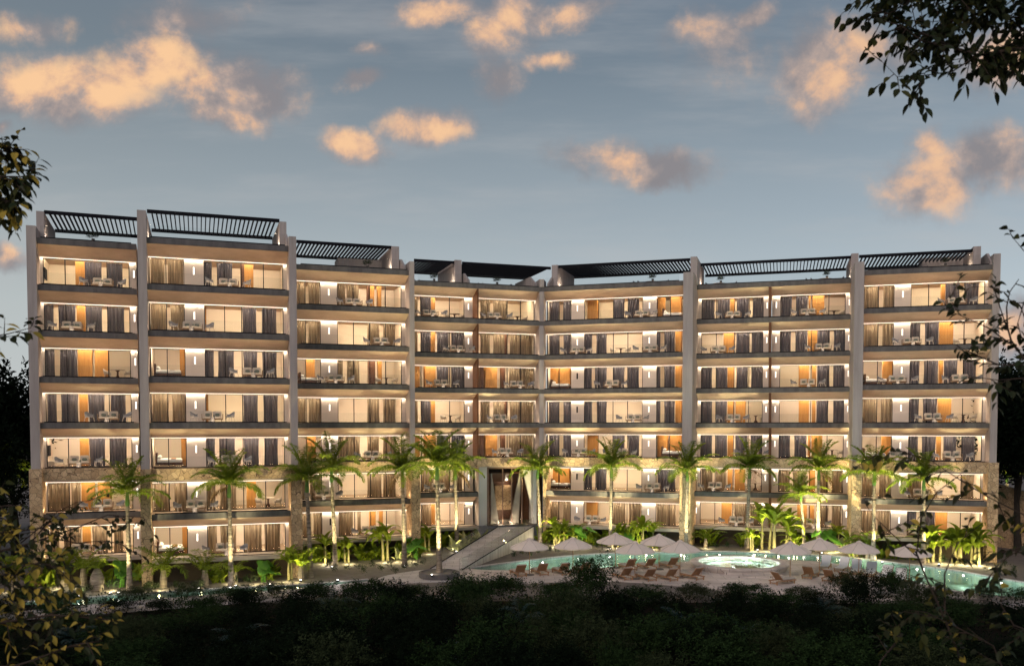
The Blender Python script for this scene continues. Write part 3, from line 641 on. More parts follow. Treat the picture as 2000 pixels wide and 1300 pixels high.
for un, L_ in SETS.items():
    fr = FR[UNITS[un][0]]
    for (r, px) in L_:
        z = ZK[r] + .014; a = fr.s_at(px, 1.2, z); many = [q for q in L_ if q[0] == r]
        w = '' if len(many) < 2 else ('left set, ' if px == min(q[1] for q in many) else 'right set, ')
        lo = f'{w}{ROWN[r]}, {BAYN[un]}'
        a = max(2.1, min(fr.L - 2.1, a)) if un not in ('D1',) else a
        put('sofa', fr, a, 1.22, z, 0, f'cream sofa, {lo}')
        put('table', fr, a + random.uniform(-.1, .1), .50, z, 0, f'coffee table, {lo}')
        put('chair', fr, a - 1.28 + random.uniform(-.08, .08), .72, z, R(62 + random.uniform(-15, 15)), f'grey chair at left, {lo}')
        put('chair', fr, a + 1.28 + random.uniform(-.08, .08), .72, z, R(-62 + random.uniform(-15, 15)), f'grey chair at right, {lo}')
DIN = [('A', 3, 238), ('B', 6, 540), ('C', 3, 755), ('C', 7, 752), ('D1', 4, 880), ('D1', 1, 888), ('F1', 4, 1476), ('F1', 6, 1475), ('F2', 1, 1633), ('F2', 5, 1632), ('G', 2, 1895), ('G', 4, 1902), ('D2', 1, 1028), ('E', 2, 1212)]
for (un, r, px) in DIN:
    fr = FR[UNITS[un][0]]; z = ZK[r] + .014; a = fr.s_at(px, 2.9, z); a = max(1.5, min(fr.L - 1.5, a)); lo = f'{ROWN[r]}, {BAYN[un]}'
    put('dining', fr, a, 3.0, z, 0, f'round dining table, {lo}')
    put('pale', fr, a - .72, 2.85, z, R(100), f'pale dining chair at left, {lo}')
    put('pale', fr, a + .72, 2.85, z, R(-100), f'pale dining chair at right, {lo}')
BED = [('B', 3, 316), ('B', 5, 320), ('B', 7, 322), ('C', 3, 590), ('E', 3, 1092), ('E', 5, 1318), ('E', 6, 1092), ('G', 3, 1704), ('G', 5, 1702), ('E', 1, 1318)]
for (un, r, px) in BED:
    fr = FR[UNITS[un][0]]; z = ZK[r] + .014; a = fr.s_at(px, 2.6, z); a = max(1.25, min(fr.L - 1.2, a))
    put('bed', fr, a, 2.85 if un != 'E' else 2.8, z, 0, f'white made bed, {ROWN[r]}, {BAYN[un]}')

# ================================================================ grounds
def plight(name, loc, power, col=(1, .85, .65), r=.06, parent=None):
    l = bpy.data.lights.new(name, 'POINT'); l.energy = power; l.color = col; l.shadow_soft_size = r
    o = bpy.data.objects.new(name, l); COL.objects.link(o); o.location = loc; o.parent = parent; return o
for (px, tt, z, w) in ((982, 4.4, .6, 85), (978, .75, .15, 40), (1000, .75, .15, 50), (1036, -.3, .3, 12), (990, 5.0, 4.0, 60)): plight('lobby_fill', frD(seg(px, tt, z), tt, z), w, (1, .84, .62), .1)  # added point lights without fixtures, brightening the fins and lobby wall
for (b, px) in (('A', 90), ('B', 299), ('B', 563), ('C', 798), ('E', 1323), ('F', 1354), ('G', 1688), ('G', 1925)):
    fr = FR[b]
    for z in (.25, 3.55): plight('pier_lamp', fr(fr.s_at(px, .35, z), .35, z), 6, (1, .78, .48), .05)
def poly_sheet(name, mat_, outer, z, holes=(), parent=None):
    loops = [[Vector((p[0], p[1], 0)) for p in outer]] + [[Vector((p[0], p[1], 0)) for p in h] for h in holes]
    tri = tessellate_polygon(loops); V = [(p.x, p.y, z) for l in loops for p in l]
    m = MB(); Fc = []
    for a, b, c in tri:
        A, B_, C_ = V[a], V[b], V[c]
        cr = (B_[0] - A[0]) * (C_[1] - A[1]) - (B_[1] - A[1]) * (C_[0] - A[0])
        Fc.append((a, b, c) if cr > 0 else (a, c, b))
    m.add(V, Fc); return m.build(name, mat_, parent)
def slab(name, mat_, outer, z0, z1):
    m = MB(); o = [(p[0], p[1]) for p in outer]; n = len(o)
    area = sum(o[i][0] * o[(i + 1) % n][1] - o[(i + 1) % n][0] * o[i][1] for i in range(n))
    if area < 0: o = o[::-1]
    V = [(x, y, z0) for x, y in o] + [(x, y, z1) for x, y in o]
    Fc = [(i, (i + 1) % n, n + (i + 1) % n, n + i) for i in range(n)]
    for a, b, c in tessellate_polygon([[Vector((x, y, 0)) for x, y in o]]):
        cr = (o[b][0] - o[a][0]) * (o[c][1] - o[a][1]) - (o[b][1] - o[a][1]) * (o[c][0] - o[a][0])
        Fc.append((n + a, n + b, n + c) if cr > 0 else (n + a, n + c, n + b))
    m.add(V, Fc); return m.build(name, mat_)
def smooth_px(pts, z, n=6, closed=False):
    P_ = [ground(x, y, z) for x, y in pts]; out = []; N = len(P_)
    rng = range(N) if closed else range(N - 1)
    for i in rng:
        p0, p1, p2, p3 = (P_[(i - 1) % N] if closed or i > 0 else P_[0]), P_[i], P_[(i + 1) % N], (P_[(i + 2) % N] if closed or i + 2 < N else P_[-1])
        for k in range(n):
            q = k / n; out.append(.5 * ((2 * p1) + (p2 - p0) * q + (2 * p0 - 5 * p1 + 4 * p2 - p3) * q * q + (3 * p1 - p0 - 3 * p2 + p3) * q ** 3))
    if not closed: out.append(P_[-1])
    return out
GZ = -1.8
back = smooth_px([(912, 1110), (1000, 1098), (1085, 1088), (1175, 1081), (1300, 1078), (1420, 1077), (1520, 1081), (1640, 1086), (1760, 1100), (1860, 1113), (1950, 1129), (2060, 1147)], GZ)
front = smooth_px([(2060, 1170), (2000, 1166), (1930, 1162), (1850, 1151), (1775, 1134), (1690, 1112), (1610, 1098), (1545, 1094)], GZ)
front2 = smooth_px([(1340, 1097), (1240, 1104), (1160, 1110), (1060, 1113), (960, 1114), (912, 1110.5)], GZ)
pool = back + front + front2
ch_b = smooth_px([(-40, 1181), (80, 1173), (200, 1164), (330, 1155), (450, 1148), (560, 1143), (650, 1137), (720, 1131)], GZ)
ch_f = smooth_px([(722, 1134), (650, 1141), (560, 1150), (450, 1157), (330, 1167), (200, 1178), (80, 1189), (-40, 1199)], GZ)
chan = ch_b + ch_f
struct(poly_sheet('ground', M_GROUND, [(-600, -60), (600, -60), (600, 900), (-600, 900)], GZ, [[(p.x, p.y) for p in pool], [(p.x, p.y) for p in chan]]))
def basin(name, pts, depth, mt):
    m = MB(); n = len(pts)
    V = [(p.x, p.y, GZ) for p in pts] + [(p.x, p.y, GZ - depth) for p in pts]
    m.add(V, [(i, n + i, n + (i + 1) % n, (i + 1) % n) for i in range(n)])
    tri = tessellate_polygon([[Vector((p.x, p.y, 0)) for p in pts]]); m.add([(p.x, p.y, GZ - depth) for p in pts], [tuple(q) for q in tri])
    return struct(m.build(name, mt))
basin('pool_basin', pool, .9, M_TILE)
struct(poly_sheet('pool_water', M_WATER, [(p.x, p.y) for p in pool], GZ - .05))
basin('channel_basin', chan, .4, M_TILE)
struct(poly_sheet('channel_water', M_WATER, [(p.x, p.y) for p in chan], GZ - .05))
struct(slab('forest_floor', mat('dark_soil', (.012, .010, .007), (.006, .005, .004), 1.5, .95, .8, 10, spec=.05), [(-60, 20), (60, 20), (60, 56), (0, 58.3), (-60, 56)], GZ - .2, GZ + .03))
# copings
def ribbon(name, pts, w, z0, z1, mt, side=1):
    m = MB(); n = len(pts); o = []
    for i, p in enumerate(pts):
        d = (pts[min(i + 1, n - 1)] - pts[max(i - 1, 0)]).normalized(); nn = Vector((-d.y, d.x, 0)) * side; o.append((p, p + nn * w))
    for i in range(n - 1):
        (a, b), (c, d) = o[i], o[i + 1]
        m.add([(a.x, a.y, z0), (b.x, b.y, z0), (d.x, d.y, z0), (c.x, c.y, z0), (a.x, a.y, z1), (b.x, b.y, z1), (d.x, d.y, z1), (c.x, c.y, z1)], [(4, 5, 6, 7), (0, 4, 7, 3), (1, 2, 6, 5)])
    return struct(m.build(name, mt))
ribbon('pool_coping', back, .35, GZ - .06, GZ + .05, M_PATH, 1)
ribbon('channel_coping', ch_b, .22, GZ - .06, GZ + .05, M_PATH, 1)
# deck between the pool and the shrubs, and paths
dk_front = smooth_px([(2060, 1176), (2000, 1172), (1930, 1170), (1850, 1168), (1760, 1172), (1660, 1172), (1560, 1164), (1480, 1159), (1400, 1152), (1300, 1142), (1220, 1136), (1130, 1135), (1050, 1138), (985, 1140), (930, 1134), (880, 1130)], GZ)
deck_in = front + smooth_px([(1545, 1094), (1440, 1088), (1340, 1097)], GZ)[1:-1] + front2
deck_outline = deck_in + [ground(896, 1114, GZ), ground(858, 1118, GZ)] + dk_front[::-1]
struct(slab('pool_deck', M_DECK, deck_outline, GZ - .2, GZ + .06))
pth = smooth_px([(-40, 1200), (80, 1190), (200, 1179), (330, 1168), (450, 1158), (560, 1151), (650, 1142), (722, 1135), (760, 1123), (838, 1112), (896, 1113)], GZ) + smooth_px([(880, 1136), (800, 1139), (720, 1152), (600, 1166), (450, 1180), (300, 1192), (150, 1203), (0, 1214), (-40, 1217)], GZ)
struct(slab('garden_path', M_PATH, pth, GZ - .2, GZ + .05))
struct(slab('side_path', M_PATH, [ground(x, y, GZ) for x, y in [(1925, 1170), (2100, 1172), (2100, 1196), (1985, 1190)]], GZ - .2, GZ + .075))
# ---- entrance ramp
e0, e1 = ground(972, 1028.5, -.02), ground(1043, 1027, -.02); b0, b1 = ground(838, 1112, GZ + .06), ground(899, 1114.5, GZ + .06)
m = MB()
V = [e0, e1, b1, b0]; V = [tuple(p) for p in V] + [(p.x, p.y, GZ - .1) for p in (e0, e1, b1, b0)]
m.add(V, [(3, 2, 1, 0), (0, 1, 5, 4), (1, 2, 6, 5), (2, 3, 7, 6), (3, 0, 4, 7)])
ramp = tag(m.build('entrance_ramp', M_PATH), 'long pale ramp rising from the garden path to the tall entrance', 'ramp')
for (p, q, nm) in ((b0.lerp(e0, .02), e0, 0), (b1.lerp(e1, .02), e1, 1)):
    m = MB(); n = 9
    for i in range(n):
        a, c = p.lerp(q, i / n), p.lerp(q, (i + .985) / n); d = (q - p).normalized(); nn = Vector((-d.y, d.x, 0)).normalized() * .012
        m.add([tuple(x) for x in (a - nn, c - nn, c + nn, a + nn)] + [tuple(x + Vector((0, 0, .95))) for x in (a - nn, c - nn, c + nn, a + nn)], [(0, 3, 2, 1), (4, 5, 6, 7), (0, 1, 5, 4), (1, 2, 6, 5), (2, 3, 7, 6), (3, 0, 4, 7)])
    m.build('glass_railing', M_RAIL, ramp)
    m = MB(); up = Vector((0, 0, .03)); m.tube([p + up, q + up], .045, 6); m.build('base_rail', M_BLACK, ramp)
p = ground(898, 1098, GZ + .3); m = MB()
m.tube([b1 + Vector((-.05, .1, 0)), b1 + Vector((-.05, .1, .95)), b1.lerp(e1, .13) + Vector((0, 0, .75))], .03, 6); m.build('handrail', M_TOP, ramp)
# round tree planter at the ramp foot
pc = ground(858, 1127, GZ); m = MB(); m.lathe([(1.45, 0), (1.55, .1), (1.55, .42), (1.48, .45), (1.38, .44), (1.36, .38)], 40, (pc.x, pc.y, GZ)); tag(m.build('tree_planter', M_FASCIA, None, False), 'low round dark planter holding the tall palm at the ramp foot', 'planter')
# ---- raised round hot tub
jc = ground(1443, 1109, GZ); JX = 3.9
t_ = thing('hot_tub', 'raised round hot tub with glowing pale water beside the pool', 'hot tub', (jc.x, jc.y, GZ + .02))
m = MB(); m.lathe([(JX - .15, 0), (JX, .3), (JX, .52), (JX - .75, .55), (JX - .78, .12)], 64); 
m2 = MB(); n = 64
prof = [(JX - .25, -.0), (JX - .02, .35), (JX, .46), (JX - .05, .50), (JX - .72, .50), (JX - .76, .46), (JX - .78, -.1)]
V = [(r * math.cos(2 * math.pi * k / n), r * math.sin(2 * math.pi * k / n), z) for r, z in prof for k in range(n)]
m2.add(V, [(i * n + k, i * n + (k + 1) % n, (i + 1) * n + (k + 1) % n, (i + 1) * n + k) for i in range(len(prof) - 1) for k in range(n)])
m2.build('tub_wall', M_DECK, t_, True)
m = MB(); m.lathe([(JX - .79, -.12), (JX - .79, -.1)], 64); m.lathe([(JX - .8, .0), (JX - .8, .18), (JX - 1.3, .2), (JX - 1.3, .0)], 64) if False else None; m.build('tub_floor', M_TILEJ, t_)
m2 = MB(); prof = [(JX - .78, .16), (JX - 1.3, .16), (JX - 1.3, -.1)]
V = [(r * math.cos(2 * math.pi * k / n), r * math.sin(2 * math.pi * k / n), z) for r, z in prof for k in range(n)]
m2.add(V, [(i * n + k, i * n + (k + 1) % n, (i + 1) * n + (k + 1) % n, (i + 1) * n + k) for i in range(len(prof) - 1) for k in range(n)]); m2.build('bench', M_TILEJ, t_)
m = MB(); m.box(-.85, .85, -JX + .78, -JX + 2.7, -.1, .40); m.build('step_block', M_DECK, t_)
m = MB(); m.lathe([(JX - .775, .405), (JX - .775, .41)], 64); m.build('tub_water', M_WATER, t_)
m = MB()
for rr, hh in ((JX + .55, .30), (JX + 1.05, .15)):
    arc = [(rr * math.cos(w), rr * math.sin(w)) for w in [R(-118 + 56 * i / 14) for i in range(15)]] + [((JX - .1) * math.cos(w), (JX - .1) * math.sin(w)) for w in [R(-62 - 56 * i / 14) for i in range(15)]]
    m.prism(arc, 0, hh, lambda a, x, y: (x, y, a))
m.build('tub_steps', M_DECK, t_)
def plight(name, loc, power, col=(1, .85, .65), r=.06, parent=None):
    l = bpy.data.lights.new(name, 'POINT'); l.energy = power; l.color = col; l.shadow_soft_size = r
    o = bpy.data.objects.new(name, l); COL.objects.link(o); o.location = loc; o.parent = parent; return o
def slight(name, loc, target, power, col=(1, .85, .62), ang=60, r=.05, parent=None, blend=.6):
    l = bpy.data.lights.new(name, 'SPOT'); l.energy = power; l.color = col; l.shadow_soft_size = r; l.spot_size = R(ang); l.spot_blend = blend
    o = bpy.data.objects.new(name, l); COL.objects.link(o); o.location = loc
    d = Vector(target) - Vector(loc); o.rotation_euler = (-d).to_track_quat('Z', 'Y').to_euler(); o.parent = parent; return o
for w in range(0, 360, 60):
    plight('tub_lamp', ((JX - 1.5) * math.cos(R(w)), (JX - 1.5) * math.sin(R(w)), .26), 520, (.92, 1, .95), .12, t_)

# ---- underwater pool lamps
fix = {}
def lampfix(kind, loc, label, group, cat='lamp', name='garden_lamp'):
    t2 = thing(name, label, cat, loc, 0, group)
    if kind not in fix:
        m = MB(); m.lathe([(.09, 0), (.11, .02), (.11, .10), (.08, .13)], 12); fix[kind + 'b'] = m.mesh('housing', M_BLACK)
        m = MB(); m.lathe([(.075, .131), (.075, .136)], 12); fix[kind + 'g'] = m.mesh('lens', M_SPOTG); fix[kind] = 1
    link('housing', fix[kind + 'b'], t2); link('lens', fix[kind + 'g'], t2); return t2
m = MB(); m.lathe([(.07, 0), (.07, .02), (.05, .035)], 12); LENS = m.mesh('pool_lamp', M_SPOTG)
POOLL = [(1060, 1094), (1128, 1087), (1190, 1083), (1262, 1080), (1330, 1079.5), (1405, 1079.5), (1470, 1081), (1540, 1085), (1640, 1089), (1700, 1095), (1790, 1107), (1880, 1119), (1955, 1134)]
def ordn(i): return ['first', 'second', 'third', 'fourth', 'fifth', 'sixth', 'seventh', 'eighth', 'ninth', 'tenth', 'eleventh', 'twelfth', 'thirteenth', 'fourteenth', 'fifteenth', 'sixteenth', 'seventeenth', 'eighteenth', 'nineteenth', 'twentieth', 'twenty-first', 'twenty-second', 'twenty-third', 'twenty-fourth', 'twenty-fifth', 'twenty-sixth', 'twenty-seventh', 'twenty-eighth'][i]
for i, (x, y) in enumerate(POOLL):
    p = ground(x, y + 2.5, GZ)
    o = link('pool_lamp', LENS); o.location = (p.x, p.y - .1, GZ + .0); o.location.z = GZ - .03; tag(o, f'glowing white pool lamp at the far pool edge, {ordn(i)} from the left', 'lamp', 'pool lamps along the far pool edge')
    plight('pool_lamp_light', (p.x, p.y - .6, GZ - .28), 170, (.84, 1, .92), .15)
CHL = [(76, 1176), (153, 1169), (230, 1163), (388, 1154), (460, 1149), (526, 1146), (659, 1138)]
for i, (x, y) in enumerate(CHL):
    p = ground(x, y - 1, GZ); q = lampfix('g', (p.x, p.y + .1, GZ + .06), f'bright little lamp behind the left water channel, {ordn(i)} from the left', 'lamps along the water channel')
    plight('lamp_light', (0, -.05, .25), 26, (1, .93, .85), .06, q)
    plight('water_light', (p.x, p.y - .5, GZ - .25), 12, (.7, 1, .88), .1)

# ================================================================ umbrellas and loungers
def make_umbrella():
    t_ = thing('parasol', '', 'parasol'); n = 8; Rr = 1.52
    V = [(0, 0, 2.78)]; Fc = []
    rings = [(.5, 2.60), (1.0, 2.40), (Rr, 2.14)]
    for (r, z) in rings:
        for k in range(n * 4):
            w = 2 * math.pi * k / (n * 4) + R(22.5); sag = 1 - .045 * (r / Rr) * (1 - abs(math.cos(2 * math.pi * k / 4 / 2 * 1)) if False else (abs(math.sin(math.pi * (k % 4) / 4))))
            V.append((r * sag * math.cos(w), r * sag * math.sin(w), z - .05 * (r / Rr) * abs(math.sin(math.pi * (k % 4) / 4))))
    N = n * 4
    for k in range(N): Fc.append((0, 1 + k, 1 + (k + 1) % N))
    for i in range(2):
        for k in range(N): Fc.append((1 + i * N + k, 1 + (i + 1) * N + k, 1 + (i + 1) * N + (k + 1) % N, 1 + i * N + (k + 1) % N))
    m = MB(); m.add(V, Fc)
    for k in range(N): # short hanging hem
        a = V[1 + 2 * N + k]; b = V[1 + 2 * N + (k + 1) % N]; m.add([a, b, (b[0] * 1.005, b[1] * 1.005, b[2] - .09), (a[0] * 1.005, a[1] * 1.005, a[2] - .09)], [(0, 1, 2, 3)])
    can = m.build('canopy', M_CANVAS, t_)
    m = MB(); m.lathe([(.26, 2.725), (.14, 2.80), (.02, 2.86)], 16); m.build('cap', M_CANVAS, t_)
    for k in range(n):
        w = 2 * math.pi * k / n + R(22.5); m = MB(); m.tube([(0, 0, 2.72), (.5 * math.cos(w), .5 * math.sin(w), 2.575), (Rr * math.cos(w), Rr * math.sin(w), 2.12)], .014, 5); m.build('rib', M_BLACK, t_)
        m = MB(); m.tube([(.02 * math.cos(w), .02 * math.sin(w), 2.15), (.8 * math.cos(w), .8 * math.sin(w), 2.44)], .012, 5); m.build('strut', M_BLACK, t_)
    for k in range(n):
        w = 2 * math.pi * k / n + R(22.5); m = MB(); m.tube([(.1 * math.cos(w), .1 * math.sin(w), 2.775), (.5 * math.cos(w), .5 * math.sin(w), 2.612), (1.0 * math.cos(w), 1.0 * math.sin(w), 2.412), (Rr * math.cos(w), Rr * math.sin(w), 2.152)], .009, 4); m.build('seam', M_TOP, can)
    m = MB(); m.tube([(0, 0, .05), (0, 0, 2.80)], .03, 8); m.build('pole', M_TEAK, t_)
    m = MB(); m.lathe([(.38, 0), (.38, .04), (.30, .07), (.05, .09)], 20); m.build('base', M_FASCIA, t_)
    return t_
UMB = [(1034, 1122), (1119, 1119.5), (1202, 1108), (1240, 1130), (1287, 1111), (1328, 1127), (1543, 1131), (1600, 1121), (1677, 1129), (1776, 1137)]
UL = ['far left parasol at the narrow end of the pool', 'second parasol from the left, between two wooden loungers', 'third parasol from the left, near the water', 'fourth parasol from the left, standing nearer the shrubs', 'fifth parasol from the left, its pole near the water', 'sixth parasol from the left, just left of the hot tub', 'parasol just right of the hot tub', 'second parasol right of the hot tub, near the water', 'third parasol right of the hot tub, above the white loungers', 'rightmost parasol, behind the thin tree branches']
up = make_umbrella()
for i, (x, y) in enumerate(UMB):
    p = ground(x, y, GZ + .06); lb = 'taupe ' + UL[i]
    if i == 0: up.location = p; up['label'] = lb; up['group'] = 'parasols on the pool deck'
    else: dup(up, p, R(random.uniform(0, 45)), lb, 'parasols on the pool deck')
def make_lounger(towel=False):
    t_ = thing('sun_lounger', '', 'sun lounger')       # head end at -y (towards viewer), feet +y
    for s in (-1, 1):
        m = MB(); m.rbox(s * .36 - .03, s * .36 + .03, -.98, 1.0, .22, .30, .01); m.build('side_rail', M_TEAK, t_)
    m = MB()
    for i in range(11): m.box(-.33, .33, -.25 + i * .115, -.17 + i * .115, .27, .295)
    m.build('slats', M_TEAK, t_)
    for (x, y) in [(-.34, -.85), (.34, -.85), (-.34, .85), (.34, .85)]:
        m = MB(); m.box(x - .03, x + .03, y - .03, y + .03, 0, .225); m.build('leg', M_TEAK, t_)
    for (y, ) in [(-.85,), (.85,)]:
        m = MB(); m.box(-.31, .31, y - .025, y + .025, .08, .14); m.build('crossbar', M_TEAK, t_)
    m = MB()          # raised back, slatted panel
    ca, sa = math.cos(R(48)), math.sin(R(48))
    def bk(x, q, h): return (x, -.28 - q * ca - h * sa * -1 * -1 if False else -.28 - q * ca - h * sa * (-1) * (-1), .30 + q * sa - h * ca * (-1) * (-1)) if False else (x, -.28 - q * ca + h * sa, .30 + q * sa + h * ca)
    m.box(-.37, -.31, 0, .82, -.03, .02, bk); m.box(.31, .37, 0, .82, -.03, .02, bk)
    for i in range(7): m.box(-.31, .31, .02 + i * .115, .11 + i * .115, -.025, .01, bk)
    m.build('backrest', M_TEAK, t_)
    m = MB(); m.tube([(-.28, -.62, .27), (-.28, -.72, .62)], .018, 5); m.tube([(.28, -.62, .27), (.28, -.72, .62)], .018, 5); m.build('back_prop', M_TEAK, t_)
    m = MB(); m.rbox(-.33, .33, -.24, .98, .30, .39, .03); m.box(-.33, .33, .0, .80, .022, .10, bk); m.build('mattress', M_LTGREY if not towel else M_WHITE, t_)
    if towel:
        m = MB(); m.box(-.36, .36, .35, .86, .10, .115, bk); m.box(-.36, .36, .84, .855, -.05, .115, bk); m.box(-.36, .36, .2, .85, -.065, -.045, bk); m.build('towel', M_WHITE, t_)
    return t_
LG = [(1012, 1123, 20), (1054, 1120.5, 20), (1096, 1119.5, 22), (1137, 1117.5, 22), (1226, 1111, 20), (1263, 1110, 22), (1307, 1108, 24), (1216, 1129, 24), (1262, 1131, 26), (1303, 1131, 26), (1352, 1129, 30),
      (1528, 1139, -58), (1583, 1127, -40), (1625, 1133, -42), (1656, 1138, -44), (1400, 1136.5, 30), (1690, 1151, -40)]
LT = [(1612, 1110, -18), (1645, 1114, -22), (1672, 1119, -24), (1700, 1124, -26), (1728, 1131, -28), (1758, 1138, -28)]
LG = [q for q in LG if q[0] not in (1400, 1690)]
lp = make_lounger(); lt = make_lounger(True)
LN = ['leftmost of the row', 'second from the left', 'third from the left', 'fourth from the left', 'left one near the water, left of the hot tub', 'middle one near the water, left of the hot tub', 'right one near the water, left of the hot tub', 'half hidden by the tall shrub', 'under the fourth parasol', 'between the fourth and sixth parasols', 'directly left of the hot tub', 'turned sideways just right of the hot tub', 'behind the eighth parasol pole', 'third one right of the hot tub', 'rightmost of the bare wooden ones']
for i, (x, y, a) in enumerate(LG):
    p = ground(x, y, GZ + .06); lb = 'teak lounger, ' + LN[i]
    if i == 0: lp.location = p; lp.rotation_euler = (0, 0, R(a)); lp['label'] = lb; lp['group'] = 'teak loungers on the deck'
    else: dup(lp, p, R(a + random.uniform(-4, 4)), lb, 'teak loungers on the deck')
for i, (x, y, a) in enumerate(LT):
    p = ground(x, y, GZ + .06); lb = f'lounger draped with a white towel right of the hot tub, {ordn(i)} from left'
    if i == 0: lt.location = p; lt.rotation_euler = (0, 0, R(a + 172)); lt['label'] = lb; lt['group'] = 'white towelled loungers'
    else: dup(lt, p, R(a + 172 + random.uniform(-8, 8)), lb, 'white towelled loungers')

# ================================================================ plants
def clear(p, margin):
    for b, fr in FR.items():
        d = Vector((p.x, p.y)) - fr.o; a = d.dot(fr.e); tt = d.dot(fr.i)
        if -.6 <= a <= fr.L + .6 and tt > -margin and tt < 14:
            q = fr.o + fr.e * a - fr.i * margin; p = Vector((q.x, q.y, p.z))
    return p
def frond(m, base, az, el, L, droop, lw, ll, n=26, lift=.35, mi=0, twist=0, w0=.022):
    """one feather frond: a bowed stem with two ranks of drooping leaflets"""
    pts = []; p = Vector(base); e = el
    st = L / 14
    for i in range(15):
        pts.append(p.copy()); d = Vector((math.cos(az) * math.cos(e), math.sin(az) * math.cos(e), math.sin(e))); p = p + d * st; e -= droop / 14 * (1.4 * i / 14 + .3)
    m.tube(pts, [w0 * (1 - .85 * i / 14) for i in range(15)], 4, mi, False)
    side0 = Vector((-math.sin(az), math.cos(az), 0))
    for k in range(n):
        f = .10 + .9 * k / (n - 1); i = min(13, int(f * 14)); q = pts[i].lerp(pts[i + 1], f * 14 - i) if i < 14 else pts[14]
        d = (pts[i + 1] - pts[i]).normalized(); up_ = side0.cross(d).normalized() * -1
        if up_.z < 0: up_ = -up_
        l_ = ll * (math.sin(math.pi * min(1, .12 + f * .88)) ** .55) * random.uniform(.85, 1.1)
        for s in (-1, 1):
            side = side0 * s
            dd = (side * random.uniform(.75, .95) + d * random.uniform(.35, .65) + up_ * random.uniform(lift - .25, lift + .2)).normalized()
            mid = q + dd * l_ * .5; tip = mid + (dd + Vector((0, 0, -random.uniform(.35, .9)))).normalized() * l_ * .5
            wv = dd.cross(Vector((0, 0, 1))).normalized().lerp(d, .35).normalized() * lw
            m.add([q - wv * .4, q + wv * .4, mid + wv, mid - wv, tip], [(0, 1, 2, 3), (3, 2, 4)], mi)
def palm_meshes(seed, hh=7.2, sc_=1.0):
    random.seed(seed); tr = MB(); lean = random.uniform(-.5, .5); lean2 = random.uniform(-.2, .2)
    pts = []; rad = []
    n = 44; top = hh - 1.0
    for i in range(n + 1):
        f = i / n; pts.append((lean * f ** 1.6, lean2 * f ** 1.5, top * f)); rad.append((.175 - .055 * f + .07 * math.exp(-f * 9)) + (.014 if i % 2 else -.008))
    tr.tube(pts, rad, 12)
    cs = MB(); b = Vector(pts[-1]); cs.tube([b, b + Vector((0, 0, .25)), b + Vector((0, 0, .65)), b + Vector((.0, 0, 1.05))], [.13, .155, .12, .08], 10)
    cr = MB(); c = b + Vector((0, 0, .95))
    # old lower leaves, mid leaves and the upright young plume
    k0 = random.uniform(0, 6)
    for i in range(7): frond(cr, c - Vector((0, 0, .06)), k0 + i * 2 * math.pi / 7 + random.uniform(-.2, .2), R(random.uniform(8, 26)), random.uniform(2.8, 3.4) * sc_, R(random.uniform(78, 118)), .048, .80, 40, .12)
    for i in range(7): frond(cr, c, k0 + .45 + i * 2 * math.pi / 7 + random.uniform(-.25, .25), R(random.uniform(34, 52)), random.uniform(2.8, 3.4) * sc_, R(random.uniform(62, 100)), .048, .80, 40, .32)
    for i in range(5): frond(cr, c, k0 + i * 1.26 + random.uniform(-.3, .3), R(random.uniform(62, 84)), random.uniform(2.7, 3.3) * sc_, R(random.uniform(25, 60)), .042, .78, 38, .5)
    for i in range(random.choice((0, 1, 1, 2))): frond(cr, c - Vector((0, 0, .15)), random.uniform(0, 6.28), R(random.uniform(-30, -5)), random.uniform(1.8, 2.4), R(random.uniform(60, 85)), .035, .5, 24, -.1, 1)
    return tr.mesh('trunk', M_BARK), cs.mesh('crownshaft', M_SHAFT), cr.mesh('crown', [M_PALM, M_DEAD])
PALMV = [palm_meshes(s) for s in (11, 12, 13, 14, 15, 16, 17, 18)]
PALM = [ # px of crown centre x, base px x, base y, crown y, label, light
    (243, 250, 1152, 962, 'palm in front of the first stone pier, crown before the stone band', 1), (448, 449, 1139, 945, 'palm standing alone before the second bay', 1),
    (603, 605, 1128, 935, 'left palm of the pair before the third bay, dark trunk', 1), (655, 653, 1103, 917, 'right palm of the pair before the third bay, brightly lit trunk', 3),
    (788, 789, 1102, 917, 'palm before the stone pier left of the ramp', 1), (849, 856, 1124, 908, 'tallest palm, rising from the round planter by the ramp', 2),
    (889, 892, 1074, 915, 'palm behind the ramp railing, left of the entrance', 2), (1052, 1055, 1060, 915, 'palm directly right of the entrance', 3),
    (1196, 1193, 1062, 912, 'palm before the left half of the bay right of the entrance', 3), (1341, 1341, 1064, 918, 'palm in front of the fifth stone pier', 2),
    (1461, 1460, 1068, 913, 'palm above the cluster of banana plants', 1), (1570, 1572, 1068, 965, 'short palm, lower than its neighbour before the sixth bay', 2),
    (1596, 1600, 1063, 915, 'palm with the crown above the short palm', 2), (1722, 1708, 1082, 925, 'leaning palm behind the right parasols', 3),
    (1815, 1806, 1084, 935, 'palm at the left of the rightmost banana thicket', 2), (1975, 1971, 1046, 925, 'palm beyond the right end of the building', 2),
    (14, -6, 1110, 925, 'palm cut by the left edge of the photo', 2)]
